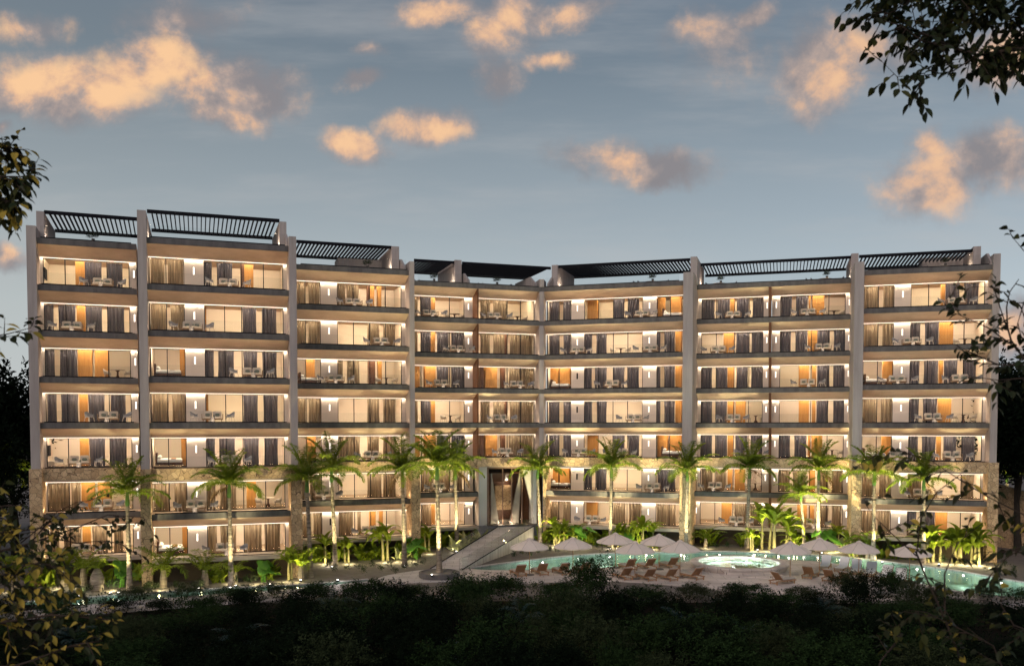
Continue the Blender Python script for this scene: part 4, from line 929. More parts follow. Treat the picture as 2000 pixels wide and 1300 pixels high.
for i, (cx, bx, by, cyy, lab, li) in enumerate(PALM):
    p = clear(ground(bx, by, GZ), 2.0); top = atY(cx, cyy, p.y); hh = top.z - GZ; p.x = top.x + (bx - cx) / F * p.y
    if 'planter' in lab: p = Vector((pc.x, pc.y, GZ + .35)); hh -= .35
    tr, cs, cr = PALMV[i % 8]; t_ = thing('palm_tree', lab, 'palm', p, random.uniform(0, 6.28), 'palms in the garden')
    k = hh / 7.15; wk = (k + 1.1) / 2
    for nm, me in (('trunk', tr), ('crownshaft', cs), ('crown', cr)):
        link(nm, me, t_)
    t_.scale = (wk * .97, wk * .97, k)
    # up-lights at the foot, as in the garden
    col = (1, .88, .46)
    off = Vector((random.uniform(-.6, .6), -1.7, .12))
    if li >= 1:
        q = lampfix('g', p + Vector((off.x, off.y, .03)), 'small ground spotlight at the foot of the ' + ('' if len(lab) > 60 else '') + lab.replace('palm ', 'palm ', 1).split(',')[0][:58].rsplit(' ', 1)[0] if False else f'small ground spotlight, {ordn(i)} palm in the row', 'spotlights at the palm feet')
        slight('spot_light', (0, 0, .2), Vector((p.x, p.y, top.z)) - q.location + Vector((-off.x * .3, .5, 0)), (0, 4200, 8500, 8500)[li] * (1.0 if p.y < 75 else 1.25), col, 62, .05, q)
    if li == 3: plight('glow_light', p + Vector((-.25, -.75, .25)), 24, (1, .9, .75), .05)
    elif li == 2: plight('glow_light', p + Vector((-.3, -.8, .25)), 7, (1, .85, .65), .05)
random.seed(99)
# broad-leaf plants -----------------------------------------------------
def blade(m, base, az, el, L, wd, droop, n=7, fold=.25, mi=0, stalk=0.0):
    p = Vector(base); e = el; st = L / n; V = []; side = Vector((-math.sin(az), math.cos(az), 0)); pts = []
    if stalk:
        d = Vector((math.cos(az) * math.cos(el), math.sin(az) * math.cos(el), math.sin(el))); m.tube([p, p + d * stalk], [.022, .014], 4, mi, False); p = p + d * stalk
    for i in range(n + 1):
        f = i / n; w = wd * math.sin(math.pi * (.08 + .92 * f) ** .75) * (1 if 0 < i < n else .15)
        d = Vector((math.cos(az) * math.cos(e), math.sin(az) * math.cos(e), math.sin(e))); up_ = Vector((0, 0, 1)) - d * d.z
        up_ = up_.normalized() if up_.length > .05 else Vector((-math.cos(az), -math.sin(az), 0))
        wob = 1 + random.uniform(-.12, .12)
        V += [p + side * w * wob + up_ * w * fold, p, p - side * w * wob + up_ * w * fold]; p = p + d * st; e -= droop / n * (.4 + 1.2 * f)
    Fc = []
    for i in range(n): b = i * 3; Fc += [(b, b + 3, b + 4, b + 1), (b + 1, b + 4, b + 5, b + 2)]
    m.add(V, Fc, mi)
def ear(m, base, az, el, stalk, size, mi=0):      # heart-shaped elephant-ear leaf on a tall stalk
    b = Vector(base); d = Vector((math.cos(az) * math.cos(el), math.sin(az) * math.cos(el), math.sin(el))); tip = b + d * stalk
    m.tube([b, b + d * stalk * .5 + Vector((0, 0, .06)), tip], [.028, .02, .014], 5, mi, False)
    fw = Vector((math.cos(az), math.sin(az), -.75)).normalized(); sd = Vector((-math.sin(az), math.cos(az), 0)); nn = fw.cross(sd)
    ol = [(-.32, .18), (-.40, .38), (-.2, .55), (.15, .56), (.5, .42), (.8, .2), (1.05, 0), (.8, -.2), (.5, -.42), (.15, -.56), (-.2, -.55), (-.40, -.38), (-.32, -.18), (-.05, 0)]
    V = [tip + nn * -.04 * size] + [tip + fw * x * size + sd * y * size * .9 + nn * (-abs(y) * .22 + .10 * x * x) * size * random.uniform(.7, 1.3) for x, y in ol]
    n = len(ol); m.add(V, [(0, 1 + i, 1 + (i + 1) % n) for i in range(n)], mi)
M_STEM = mat('banana_stem', (.30, .27, .12), (.16, .13, .05), 4, .7, stretch=(3, 3, .5))
def banana(seed, n=10, h=1.15, L=1.25):
    random.seed(seed); st = MB(); lf = MB()
    for s in range(random.choice((2, 2, 3))):
        x, y = (random.uniform(-.35, .35), random.uniform(-.3, .3)) if s else (0, 0); hh = h * random.uniform(.6, 1.1)
        st.tube([(x, y, 0), (x * 1.1, y * 1.1, hh * .6), (x * 1.25, y * 1.25, hh)], [.075, .06, .04], 8)
        for i in range(n): blade(lf, (x * 1.25, y * 1.25, hh - .08 * random.random()), random.uniform(0, 6.28), R(random.choice((random.uniform(15, 55), random.uniform(50, 84)))), L * random.uniform(.6, 1.1), random.uniform(.13, .19), R(random.uniform(80, 165)), 9, random.uniform(.1, .5), 0, .14)
    return ('stem', st.mesh('stem', M_STEM)), ('leaves', lf.mesh('leaves', M_BANANA))
def ears(seed, n=7, h=1.2, sz=.75):
    random.seed(seed); lf = MB()
    for i in range(n): ear(lf, (random.uniform(-.1, .1), random.uniform(-.1, .1), 0), random.uniform(0, 6.28), R(random.uniform(52, 84)), h * random.uniform(.55, 1.1), sz * random.uniform(.6, 1.05))
    return (('leaves', lf.mesh('leaves', M_EAR)),)
def fanpalm(seed, h=.7, L=1.7, n=11):
    random.seed(seed); st = MB(); lf = MB(); st.lathe([(.16, 0), (.15, h * .5), (.09, h)], 10)
    for i in range(n): frond(lf, (0, 0, h - .05), i * 2 * math.pi / n * 2.4 + random.uniform(-.2, .2), R(random.uniform(30, 78)), L * random.uniform(.8, 1.1), R(random.uniform(80, 140)), .03, .38, 24, .2)
    return ('trunk', st.mesh('trunk', M_BARK)), ('crown', lf.mesh('crown', M_PALM))
def pale(seed, n=16, L=.8, mt=None):
    random.seed(seed); lf = MB()
    for i in range(n): blade(lf, (random.uniform(-.3, .3), random.uniform(-.3, .3), 0), random.uniform(0, 6.28), R(random.uniform(35, 85)), L * random.uniform(.7, 1.2), .14, R(random.uniform(30, 110)), 6, .3, 0, .15)
    return (('leaves', lf.mesh('leaves', mt or M_PALE)),)
def bush_mesh(seed, rad, hh, n, leaf, mt, nm='foliage', spiky=.3, fill=1.0, lw=.42):
    """leafy mass: leaves carried on many twigs that end in uneven shoots"""
    random.seed(seed); m = MB(); lobes = [(random.uniform(-.55, .55) * rad, random.uniform(-.55, .55) * rad, random.uniform(.35, .85) * hh, random.uniform(.35, .6)) for _ in range(7)]
    V = []; Fc = []
    per = 24
    for tw in range(n // per):
        lx, ly, lz, lr = random.choice(lobes)
        th = random.uniform(0, 6.283); ph = math.asin(random.uniform(-.35, 1)); d = Vector((math.cos(th) * math.cos(ph), math.sin(th) * math.cos(ph), math.sin(ph)))
        rr = random.uniform(.55, 1.0) ** .6 * (1 + (random.random() ** 3) * spiky)
        c = Vector((lx, ly, lz)) + Vector((d.x * rad * lr, d.y * rad * lr, d.z * hh * lr * .8)) * rr
        if c.z < .05: c.z = random.uniform(.05, .5)
        grow = (d + Vector((random.uniform(-.5, .5), random.uniform(-.5, .5), random.uniform(.1, .9)))).normalized(); sl_ = leaf * random.uniform(2.5, 6)
        for k in range(per):
            q = c + grow * sl_ * (k / per - .4) + Vector((random.gauss(0, 1), random.gauss(0, 1), random.gauss(0, 1))) * leaf * .8 * (1.2 - k / per)
            a = Vector((random.gauss(0, 1), random.gauss(0, 1), random.gauss(0, .8))).normalized() + grow * .5; a.normalize()
            b = a.cross(Vector((random.gauss(0, 1), random.gauss(0, 1), random.gauss(0, 1)))).normalized(); l_ = leaf * random.uniform(.6, 1.25)
            i0 = len(V); V += [tuple(q), tuple(q + a * l_ * .5 + b * l_ * lw * .5), tuple(q + a * l_), tuple(q + a * l_ * .5 - b * l_ * lw * .5)]; Fc.append((i0, i0 + 1, i0 + 2, i0 + 3))
    m.v = V; m.f = Fc; m.m = [0] * len(Fc); return m.mesh(nm, mt)
VAR = {'banana': [banana(s) for s in (21, 22, 23)], 'ears': [ears(s) for s in (31, 32)], 'palmlet': [fanpalm(s) for s in (41, 42)], 'pale': [pale(s) for s in (51, 52)],
       'fern': [pale(61, 22, .75, M_PALM), pale(62, 22, .8, M_PALM)], 'ball': [(('foliage', bush_mesh(71, .42, .6, 1400, .07, M_SHRUB2, spiky=.05)),)], 'sprig': [(('foliage', bush_mesh(72, .18, .45, 170, .09, M_SHRUB)),), (('foliage', bush_mesh(73, .15, .6, 190, .10, M_SHRUB)),)]}
KN = {'banana': ('banana_plant', 'banana plant'), 'ears': ('elephant_ear_plant', 'plant'), 'palmlet': ('dwarf_palm', 'dwarf palm'), 'pale': ('pale_leaf_plant', 'plant'), 'fern': ('dark_leaf_plant', 'plant'), 'ball': ('ball_shrub', 'shrub'), 'sprig': ('young_plant', 'young plant')}
def plant(kind, px, py, sc_, label, power=0, group=None, col=(1, .86, .45), z=GZ):
    p = ground(px, py, z); p = clear(p, {'fern': .45, 'sprig': 1.2}.get(kind, 1.0) * (1 if kind in ('fern', 'sprig') else sc_)); v = random.choice(VAR[kind]); nm, cat = KN[kind]
    sc_ *= 1.3 if kind in ('banana', 'ears', 'palmlet', 'fern', 'pale') else 1; t_ = thing(nm, label, cat, p, random.uniform(0, 6.28), group); t_.scale = (sc_, sc_, sc_ * random.uniform(.92, 1.08))
    for n_, me in v: link(n_, me, t_)
    if power:
        plight('plant_light', p + Vector((random.uniform(-.2, .2), -.75 * sc_, .22)), power * 1.9, col, .07)
    return t_
G1 = 'lit planting along the foot of the building'
random.seed(5)
plant('palmlet', 320, 1146, 1.35, 'dwarf palm with wide arching yellow-green fronds before the second bay', 55, G1)
plant('palmlet', 128, 1140, 1.2, 'dwarf palm arching behind the yellow-lit leaves at lower left', 40, G1)
plant('banana', 552, 1112, 1.15, 'banana plant against the pier between second and third bays', 60, G1)
plant('ears', 505, 1116, 1.25, 'big heart-leaved plant left of the second banana', 35, G1)
plant('ears', 236, 1146, 1.5, 'big bright heart-leaved plant beside the first palm trunk', 55, G1)
plant('palmlet', 455, 1112, .8, 'small palm half hidden behind the second palm trunk', 25, G1)
plant('banana', 634, 1098, 1.0, 'banana plant left of the brightly lit palm trunk', 45, G1)
plant('banana', 681, 1098, 1.0, 'banana plant right of the brightly lit palm trunk', 55, G1)
plant('banana', 757, 1094, 1.35, 'brightest banana plant, before the right end of the third bay', 80, G1)
plant('pale', 783, 1094, .9, 'pale plant touching the trunk of the fifth palm', 30, G1)
plant('ears', 812, 1092, 1.2, 'heart-leaved plant right of the fifth palm trunk', 45, G1)
plant('banana', 838, 1078, 1.15, 'banana plant left of the tallest palm', 25, G1)
for i, (x, y) in enumerate([(716, 1090), (865, 1068), (822, 1060), (878, 1055), (846, 1050), (905, 1048), (795, 1078), (735, 1086), (655, 1088), (612, 1092), (700, 1084), (775, 1080)]): plant('fern', x, y, 1.5, f'dark leafy plant left of the ramp, {ordn(i)} of the unlit ones', 0, 'unlit plants left of the ramp')
for i, (x, y) in enumerate([(893, 1076), (910, 1067), (925, 1058), (940, 1049), (955, 1042), (902, 1080)]): plant('pale', x, y, 1.25, f'pale broad-leaved plant behind the ramp railing, {ordn(i)} in the line', 14 if i % 2 == 0 else 0, 'pale plants along the ramp', (1, .9, .65))
plant('banana', 1088, 1062, 1.1, 'banana plant just right of the entrance palm', 60, G1)
plant('banana', 1108, 1060, 1.0, 'banana plant left of the round-leaved plant by the entrance', 45, G1)
plant('ears', 1130, 1064, 1.35, 'large round-leaved plant right of the entrance', 60, G1)
plant('banana', 1215, 1062, 1.0, 'banana plant right of the ninth palm trunk', 45, G1)
plant('ears', 1235, 1064, 1.2, 'heart-leaved plant among banana leaves in the fifth bay', 45, G1)
plant('banana', 1262, 1064, 1.25, 'banana plant above the fifth parasol', 60, G1)
for i, (x, y) in enumerate([(1072, 1055), (1180, 1058), (1165, 1056), (1245, 1056), (1275, 1056), (1390, 1062), (1145, 1058), (1200, 1056), (1225, 1056), (1295, 1058), (1100, 1056)]): plant('fern', x, y, 1.4, f'dark leafy plant behind the left parasols, {ordn(i)} of the unlit ones', 0, 'unlit plants behind the parasols')
plant('palmlet', 1378, 1068, .95, 'dwarf palm left of the hot tub behind the pool', 30, G1)
plant('banana', 1488, 1072, 1.5, 'tall left banana plant of the clump above the hot tub', 80, G1)
plant('banana', 1512, 1074, 1.5, 'middle banana plant of the clump above the hot tub', 80, G1)
plant('banana', 1536, 1073, 1.55, 'right banana plant of the clump above the hot tub', 80, G1)
plant('ears', 1612, 1068, 1.3, 'heart-leaved plant right of the thirteenth palm trunk', 45, G1)
plant('pale', 1646, 1068, 1.3, 'white-leaved plant above the third parasol from the right', 14, G1, (1, .95, .8))
plant('pale', 1632, 1066, 1.2, 'white-leaved plant touching the heart-leaved plant', 0, G1)
plant('palmlet', 1688, 1078, 1.2, 'dwarf palm left of the leaning palm', 30, G1)
for i, x in enumerate([1818, 1836, 1858, 1876, 1896, 1912]): plant('banana', x, 1092 + i * 1.5 + (i % 2) * 3, 1.35, f'banana plant in the right-hand thicket, {ordn(i)} from left', 75 if i % 2 == 0 else 45, 'banana thicket by the right end')
for i, (x, y) in enumerate([(1455, 1064), (1470, 1066), (1560, 1068), (1582, 1066), (1665, 1070), (1710, 1074), (1735, 1076), (1780, 1082), (1795, 1084), (1770, 1080)]): plant('fern', x, y, 1.3, f'dark leafy plant right of the hot tub clump, {ordn(i)} of the unlit ones', 0, 'unlit plants behind the right parasols')
for i, (x, y) in enumerate([(30, 1150), (62, 1146), (95, 1144), (165, 1138), (205, 1140), (275, 1134), (400, 1128), (425, 1130), (520, 1122), (578, 1116)]): plant('fern' if i % 3 else 'palmlet', x, y, 1.25, f'leafy plant against the left plinth, {ordn(i)} of them', 12 if i % 3 == 0 else 0, 'plants against the left plinth')
for i, (x, y) in enumerate([(1085, 1066), (1120, 1066), (1248, 1066), (1282, 1064), (1470, 1074), (1552, 1074), (1630, 1072), (1660, 1074)]): plant('banana', x, y, .9, f'small bright banana plant edging the gravel behind the pool, {ordn(i)} from the left', 40, 'small banana plants behind the pool')
# barrel-trunk plant and small clipped shrubs on the left
p = ground(190, 1154, GZ); t_ = thing('bottle_palm', 'squat palm with a fat egg-shaped trunk by the water channel', 'palm', p)
m = MB(); m.lathe([(.30, 0), (.43, .25), (.48, .6), (.44, 1.0), (.30, 1.35), (.16, 1.6)], 20); m.build('trunk', M_BARK, t_, True)
random.seed(8); m = MB()
for i in range(8): frond(m, (0, 0, 1.5), i * .785, R(random.uniform(30, 70)), 1.9, R(random.uniform(90, 140)), .03, .42, 24, .2)
m.build('crown', M_PALM, t_); plight('plant_light', p + Vector((-.5, -1.0, .3)), 14, (1, .88, .6), .06)
for i, (x, y) in enumerate([(88, 1160), (168, 1158), (350, 1150), (388, 1148), (492, 1138), (284, 1152), (300, 1150)]): plant('ball', x, y, .9, f'small round clipped shrub by the channel, {ordn(i)} listed from the left', 0, 'round clipped shrubs by the channel')
SP = [(640, 1112), (655, 1120), (678, 1116), (700, 1113), (712, 1124), (728, 1112), (745, 1118), (760, 1112), (772, 1122), (790, 1114), (812, 1110), (826, 1106), (1005, 1092), (1018, 1086), (1035, 1090), (1050, 1084), (1072, 1080), (1090, 1083), (1110, 1077), (1140, 1076), (1165, 1074), (1190, 1076), (1345, 1073), (1400, 1072), (1420, 1073), (1600, 1079), (1790, 1092), (1815, 1100), (1840, 1101), (1866, 1107), (1886, 1112), (1905, 1104), (1925, 1116), (1945, 1122), (1960, 1110), (1980, 1125), (460, 1142), (480, 1139), (150, 1156), (210, 1154), (225, 1153)]
_cnt = {}
def SPL(i, x, y):
    zone = 'gravel left of the ramp' if 600 < x < 840 else 'gravel beside the ramp wall' if 1000 <= x < 1200 else 'gravel strip behind the hot tub' if 1300 < x < 1700 else 'gravel at the right pool end' if x > 1700 else 'path edge at left'
    _cnt[zone] = _cnt.get(zone, 0) + 1
    return f'small dark young plant in the {zone}, {ordn(_cnt[zone] - 1)} from left'
SP.sort()
for i, (x, y) in enumerate(SP): plant('sprig', x, y, 1.1, SPL(i, x, y), 0, 'young plants dotted in the gravel beds')

# ---- foreground shrubs
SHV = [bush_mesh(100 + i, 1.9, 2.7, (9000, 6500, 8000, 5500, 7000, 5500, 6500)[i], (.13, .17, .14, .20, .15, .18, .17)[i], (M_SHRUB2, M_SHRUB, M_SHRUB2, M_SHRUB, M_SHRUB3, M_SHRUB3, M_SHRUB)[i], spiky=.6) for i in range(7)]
random.seed(77)
rows = [(58.5, 3.9, 2.1, 'back row'), (54.0, 3.7, 2.5, 'middle row'), (49.5, 3.5, 2.6, 'front row'), (45.5, 3.1, 2.5, 'fourth row'), (42.0, 3.0, 2.4, 'fifth row'), (38.6, 2.9, 2.2, 'nearest row')]
TOPS = [(-20, 1180), (60, 1200), (150, 1190), (215, 1150), (260, 1142), (350, 1158), (430, 1130), (520, 1140), (600, 1115), (690, 1130), (740, 1122), (800, 1140), (860, 1138), (930, 1118), (1000, 1140), (1060, 1150), (1100, 1130), (1170, 1085), (1230, 1135), (1300, 1140), (1390, 1118), (1440, 1135), (1500, 1155), (1560, 1140), (1620, 1130), (1680, 1115), (1740, 1120), (1790, 1125), (1850, 1150), (1920, 1170), (2010, 1195)]
def topy(x):
    for (a, b), (c, d) in zip(TOPS, TOPS[1:]):
        if a <= x <= c: return b + (24 if x < 250 else 14 if x < 620 else 2) + (d - b) * (x - a) / (c - a)
    return 1180
for (Y, step, sc0, nm) in rows:
    xx = -.62 * Y + random.uniform(0, 2); i = 0
    while xx < .62 * Y:
        y = Y + random.uniform(-1.3, 1.3); px = 1000 + F * xx / (y * math.cos(PITCH) + 11 * math.sin(PITCH))
        if nm == 'back row':
            ty = topy(px) + random.choice((random.uniform(-18, 0), random.uniform(0, 24))); zt = atY(px, ty, y).z; hh = zt - GZ
            if hh < .8: hh = random.uniform(.8, 1.0)
        else:
            hh = random.uniform(2.1, 3.5)
            hh = max(.9, min(hh, atY(px, topy(px) + {'middle row': 12, 'front row': 30, 'fourth row': 52, 'fifth row': 76}.get(nm, 112) + random.uniform(-20, 12), y).z - GZ))
        k = hh / 3.7
        t_ = thing('dark_shrub', f'dark leafy shrub, {ordn(i)} from the left in the {nm} below the pool deck', 'shrub', (xx, y, GZ), random.uniform(0, 6.28), 'dark shrubs in the foreground thicket')
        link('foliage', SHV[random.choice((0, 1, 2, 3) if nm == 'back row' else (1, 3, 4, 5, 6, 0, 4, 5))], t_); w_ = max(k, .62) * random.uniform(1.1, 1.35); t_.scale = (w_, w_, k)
        xx += step * random.uniform(.62, .95); i += 1
# low ground cover under the shrubs
random.seed(3); m = MB(); V = []; Fc = []
for i in range(26000):
    y = random.uniform(38, 60.5); x = random.uniform(-.63, .63) * y; z = GZ + random.random() ** 2 * .55
    a = random.uniform(0, 6.28); l_ = random.uniform(.12, .3); tl = random.uniform(.1, .9)
    d = Vector((math.cos(a) * (1 - tl), math.sin(a) * (1 - tl), tl)) * l_; s_ = Vector((-math.sin(a), math.cos(a), 0)) * l_ * .22; q = Vector((x, y, z)); i0 = len(V)
    V += [tuple(q), tuple(q + d * .5 + s_), tuple(q + d), tuple(q + d * .5 - s_)]; Fc.append((i0, i0 + 1, i0 + 2, i0 + 3))
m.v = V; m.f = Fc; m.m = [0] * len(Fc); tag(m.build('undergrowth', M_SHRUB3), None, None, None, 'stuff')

# ---- trees left and right behind the building
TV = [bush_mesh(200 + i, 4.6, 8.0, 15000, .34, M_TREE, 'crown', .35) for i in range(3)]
def bgtree(x, y, h, lab, grp):
    t_ = thing('tree', lab, 'tree', (x, y, GZ), random.uniform(0, 6.28), grp); k = h / 11
    c = link('crown', random.choice(TV), t_); c.location = (0, 0, 3.0 * k); c.scale = (k, k, k)
    m = MB(); m.tube([(0, 0, 0), (.2, .1, 2 * k), (-.1, .2, 4.5 * k), (.3, 0, 7 * k)], [.35, .28, .2, .1], 8); m.tube([(0, .1, 3 * k), (1.6, .3, 5.5 * k), (2.4, .2, 7.5 * k)], [.16, .1, .05], 6); m.tube([(0, .1, 3.4 * k), (-1.7, -.3, 6 * k), (-2.3, .2, 8 * k)], [.16, .1, .05], 6); m.build('trunk', M_TWIG2, t_)
random.seed(12)
for i, (x, y, h) in enumerate([(-42.5, 71, 14.2), (-47.5, 74, 15), (-43.5, 78, 15.5), (-39, 83, 13), (-52, 79, 16), (-46, 66, 12), (-50, 69, 12), (-41, 68, 8.5), (-58, 85, 18)]): bgtree(x, y, h, f'dark tree left of the building, {ordn(i)} of the group', 'dark trees left of the building')
for i, (x, y, h) in enumerate([(46.5, 82, 14.0), (50, 78, 13.6), (44.5, 88, 14.2), (54, 86, 16.5), (48.5, 95, 16), (58, 92, 17), (52, 99, 17)]): bgtree(x, y, h, f'dark tree right of the building, {ordn(i)} of the group', 'dark trees right of the building')
# stone retaining wall and dark terrace at the right
m = MB(); a, b = atY(1953, 945, 84), atY(2120, 1010, 70)
m.add([(44.8, 86, GZ), (52, 76, GZ), (52.4, 76.3, GZ), (45.2, 86.3, GZ), (44.8, 86, 4.6), (52, 76, 1.6), (52.4, 76.3, 1.6), (45.2, 86.3, 4.6)], [(0, 3, 2, 1), (4, 5, 6, 7), (0, 1, 5, 4), (1, 2, 6, 5), (2, 3, 7, 6), (3, 0, 4, 7)])
tag(m.build('retaining_wall', M_STONE), 'stone retaining wall stepping down right of the building', 'wall')

# ---- near trees whose branches hang into the view
def leaf(m, q, d, L, wd, roll, mi):
    d = d.normalized(); s_ = d.cross(Vector((0, 0, 1))); s_ = s_.normalized() if s_.length > .05 else Vector((1, 0, 0)); n_ = s_.cross(d)
    s_, n_ = s_ * math.cos(roll) + n_ * math.sin(roll), n_ * math.cos(roll) - s_ * math.sin(roll)
    dr = Vector((0, 0, -1)); P0 = q; c = []
    for f, w, sag in ((.12, .0, 0), (.3, .72, .01), (.52, 1, .05), (.75, .74, .12), (1.0, 0, .24)):
        c.append((q + d * L * f + dr * L * sag, w))
    V = [c[0][0]]
    for (p_, w) in c[1:4]: V += [p_ + s_ * wd * w + n_ * wd * .35 * w, p_, p_ - s_ * wd * w + n_ * wd * .35 * w]
    V.append(c[4][0]); m.add([q] + V, [(1, 2, 3), (1, 3, 4), (2, 5, 6, 3), (3, 6, 7, 4), (5, 8, 9, 6), (6, 9, 10, 7), (8, 11, 9), (9, 11, 10)], mi)
    m.tube([q, V[0]], L * .012, 3, mi, False)
def near_tree(label, trunk, limbs, leafL, mats, weights, seed, group):
    random.seed(seed); t_ = thing('near_tree', label, 'tree', (0, 0, 0), 0, group)
    m = MB(); m.tube(trunk, [.16, .13, .10][:len(trunk)] if len(trunk) <= 3 else [.16 - .02 * i for i in range(len(trunk))], 9); m.build('trunk', M_TWIG2, t_)
    br = MB(); lf = MB()
    for (pts, r0, dens, tw, spread) in limbs:
        n = len(pts); br.tube(pts, [r0 * (1 - .75 * i / (n - 1)) for i in range(n)], 6)
        Ls = [(pts[i + 1] - pts[i]).length for i in range(n - 1)]; T = sum(Ls)
        cnt = int(T * dens)
        for c in range(cnt):
            f = (c + random.random()) / cnt; f = .12 + .88 * f; dd = f * T; i = 0
            while i < n - 2 and dd > Ls[i]: dd -= Ls[i]; i += 1
            q = pts[i].lerp(pts[i + 1], dd / Ls[i]); ax = (pts[i + 1] - pts[i]).normalized()
            d = (ax * random.uniform(.1, .8) + Vector((random.gauss(0, 1), random.gauss(0, .7), random.gauss(-.15, .8))) * spread).normalized()
            L = tw * random.uniform(.5, 1.2); tp = [q, q + d * L * .5 + Vector((0, 0, -.02)), q + d * L + Vector((0, 0, -.10 * L))]
            br.tube(tp, [.006, .004, .002], 4, 0, False)
            nl = random.randint(4, 7)
            for k in range(nl):
                g = (k + .6) / nl; qq = tp[0].lerp(tp[1], g * 2) if g < .5 else tp[1].lerp(tp[2], g * 2 - 1)
                sd = d.cross(Vector((0, 0, 1))).normalized() * (1 if k % 2 else -1)
                ld = d * .7 + sd * random.uniform(.4, 1.0) + Vector((0, 0, random.uniform(-.9, .15)))
                mi = random.choices(range(len(mats)), weights)[0]
                leaf(lf, qq, ld, leafL * random.uniform(.7, 1.2), leafL * random.uniform(.25, .34), random.uniform(-.9, .9), mi)
    br.build('branches', M_TWIG, t_); lf.build('leaves', mats, t_)
    return t_
def A(px, py, Y): return atY(px, py, Y)
LM = [M_LEAFD, M_LEAFG, M_LEAFY]
NG = 'near trees framing the view'
near_tree('tree whose dark leafy branches hang in at the top right corner', [Vector((7.5, 9.5, GZ)), Vector((7.6, 9.4, 8)), Vector((7.2, 9.2, 13.2))],
    [([A(2120, 90, 9), A(1990, 96, 8.9), A(1910, 108, 8.8), A(1860, 92, 8.8), A(1790, 60, 8.7), A(1720, 20, 8.7)], .022, 30, .36, .8), ([A(2100, -40, 9.2), A(1960, -10, 9), A(1850, -10, 8.9), A(1760, -20, 8.8), A(1700, -30, 8.8)], .02, 34, .42, .8),
     ([A(2120, 20, 9.4), A(2000, 60, 9.2), A(1950, 20, 9.0), A(1900, 30, 9), A(1830, 50, 9)], .018, 30, .38, .9), ([A(1910, 108, 8.8), A(1860, 140, 8.7), A(1800, 148, 8.7), A(1752, 150, 8.6), A(1722, 120, 8.6)], .008, 9, .24, .5),
     ([A(1860, 92, 8.8), A(1800, 80, 8.6), A(1760, 50, 8.6), A(1700, 35, 8.6)], .010, 9, .28, .6), ([A(1800, 148, 8.7), A(1795, 180, 8.6), A(1785, 200, 8.6)], .007, 9, .20, .4), ([A(2050, 120, 9), A(1990, 130, 9), A(1950, 120, 9)], .012, 8, .25, .6)], .118, LM[:2], [.8, .2], 301, NG)
near_tree('tree with thin sparse branches crossing in front of the right end of the building', [Vector((7.0, 9.0, GZ)), Vector((6.9, 9.0, 5)), Vector((6.6, 8.8, 8.2))],
    [([A(2080, 720, 8.6), A(2000, 700, 8.5), A(1975, 665, 8.5), A(1968, 640, 8.5), A(1966, 600, 8.5), A(1972, 570, 8.5), A(1990, 545, 8.5)], .014, 8, .26, .6), ([A(1975, 672, 8.5), A(1930, 640, 8.4), A(1890, 622, 8.4), A(1840, 600, 8.4)], .008, 7, .24, .5),
     ([A(2060, 715, 8.6), A(1950, 712, 8.5), A(1900, 690, 8.4), A(1860, 670, 8.4)], .009, 7, .24, .5), ([A(2060, 735, 8.6), A(2000, 738, 8.5), A(1950, 742, 8.5), A(1895, 735, 8.4)], .009, 7, .24, .5), ([A(2040, 470, 8.6), A(2000, 490, 8.6), A(1975, 460, 8.6)], .008, 6, .2, .5),
     ([A(1968, 645, 8.5), A(1940, 560, 8.4), A(1900, 560, 8.4), A(1850, 580, 8.4)], .006, 6, .22, .5), ([A(2060, 560, 8.6), A(2000, 590, 8.6), A(1985, 640, 8.5)], .010, 8, .24, .6)], .10, LM[:2], [.85, .15], 302, NG)
near_tree('tree with long bare twigs and yellow-tipped leaves over the lower right corner', [Vector((5.9, 7.4, GZ)), Vector((5.7, 7.5, 4.0)), Vector((5.4, 7.6, 7.0))],
    [([A(2060, 1100, 8), A(2000, 1005, 8), A(1930, 970, 8), A(1880, 940, 8), A(1820, 900, 8), A(1760, 880, 8), A(1700, 890, 8)], .007, 6, .26, .6), ([A(1900, 1350, 8.4), A(1850, 1220, 8.4), A(1810, 1130, 8.4), A(1790, 1080, 8.4), A(1800, 1010, 8.4), A(1830, 960, 8.4), A(1870, 930, 8.4)], .012, 5, .26, .6),
     ([A(1990, 1380, 8), A(1940, 1260, 8), A(1900, 1240, 8), A(1860, 1220, 8), A(1810, 1195, 8), A(1770, 1190, 8)], .008, 9, .26, .6), ([A(1845, 1215, 8.4), A(1845, 1120, 8.4), A(1870, 1060, 8.4), A(1920, 1020, 8.4)], .010, 4, .24, .6),
     ([A(1790, 1085, 8.4), A(1740, 1040, 8.4), A(1700, 1000, 8.4), A(1680, 960, 8.4)], .007, 5, .24, .6), ([A(2060, 1250, 7.6), A(1980, 1220, 7.6), A(1955, 1180, 7.6), A(1958, 1130, 7.6)], .008, 8, .24, .6), ([A(2080, 950, 8), A(2010, 1060, 8), A(1950, 1100, 8), A(1925, 1140, 8)], .007, 11, .26, .7),
     ([A(1700, 1360, 8.6), A(1720, 1290, 8.6), A(1760, 1240, 8.6), A(1740, 1200, 8.6)], .010, 8, .28, .7)], .10, LM, [.6, .26, .14], 303, NG)
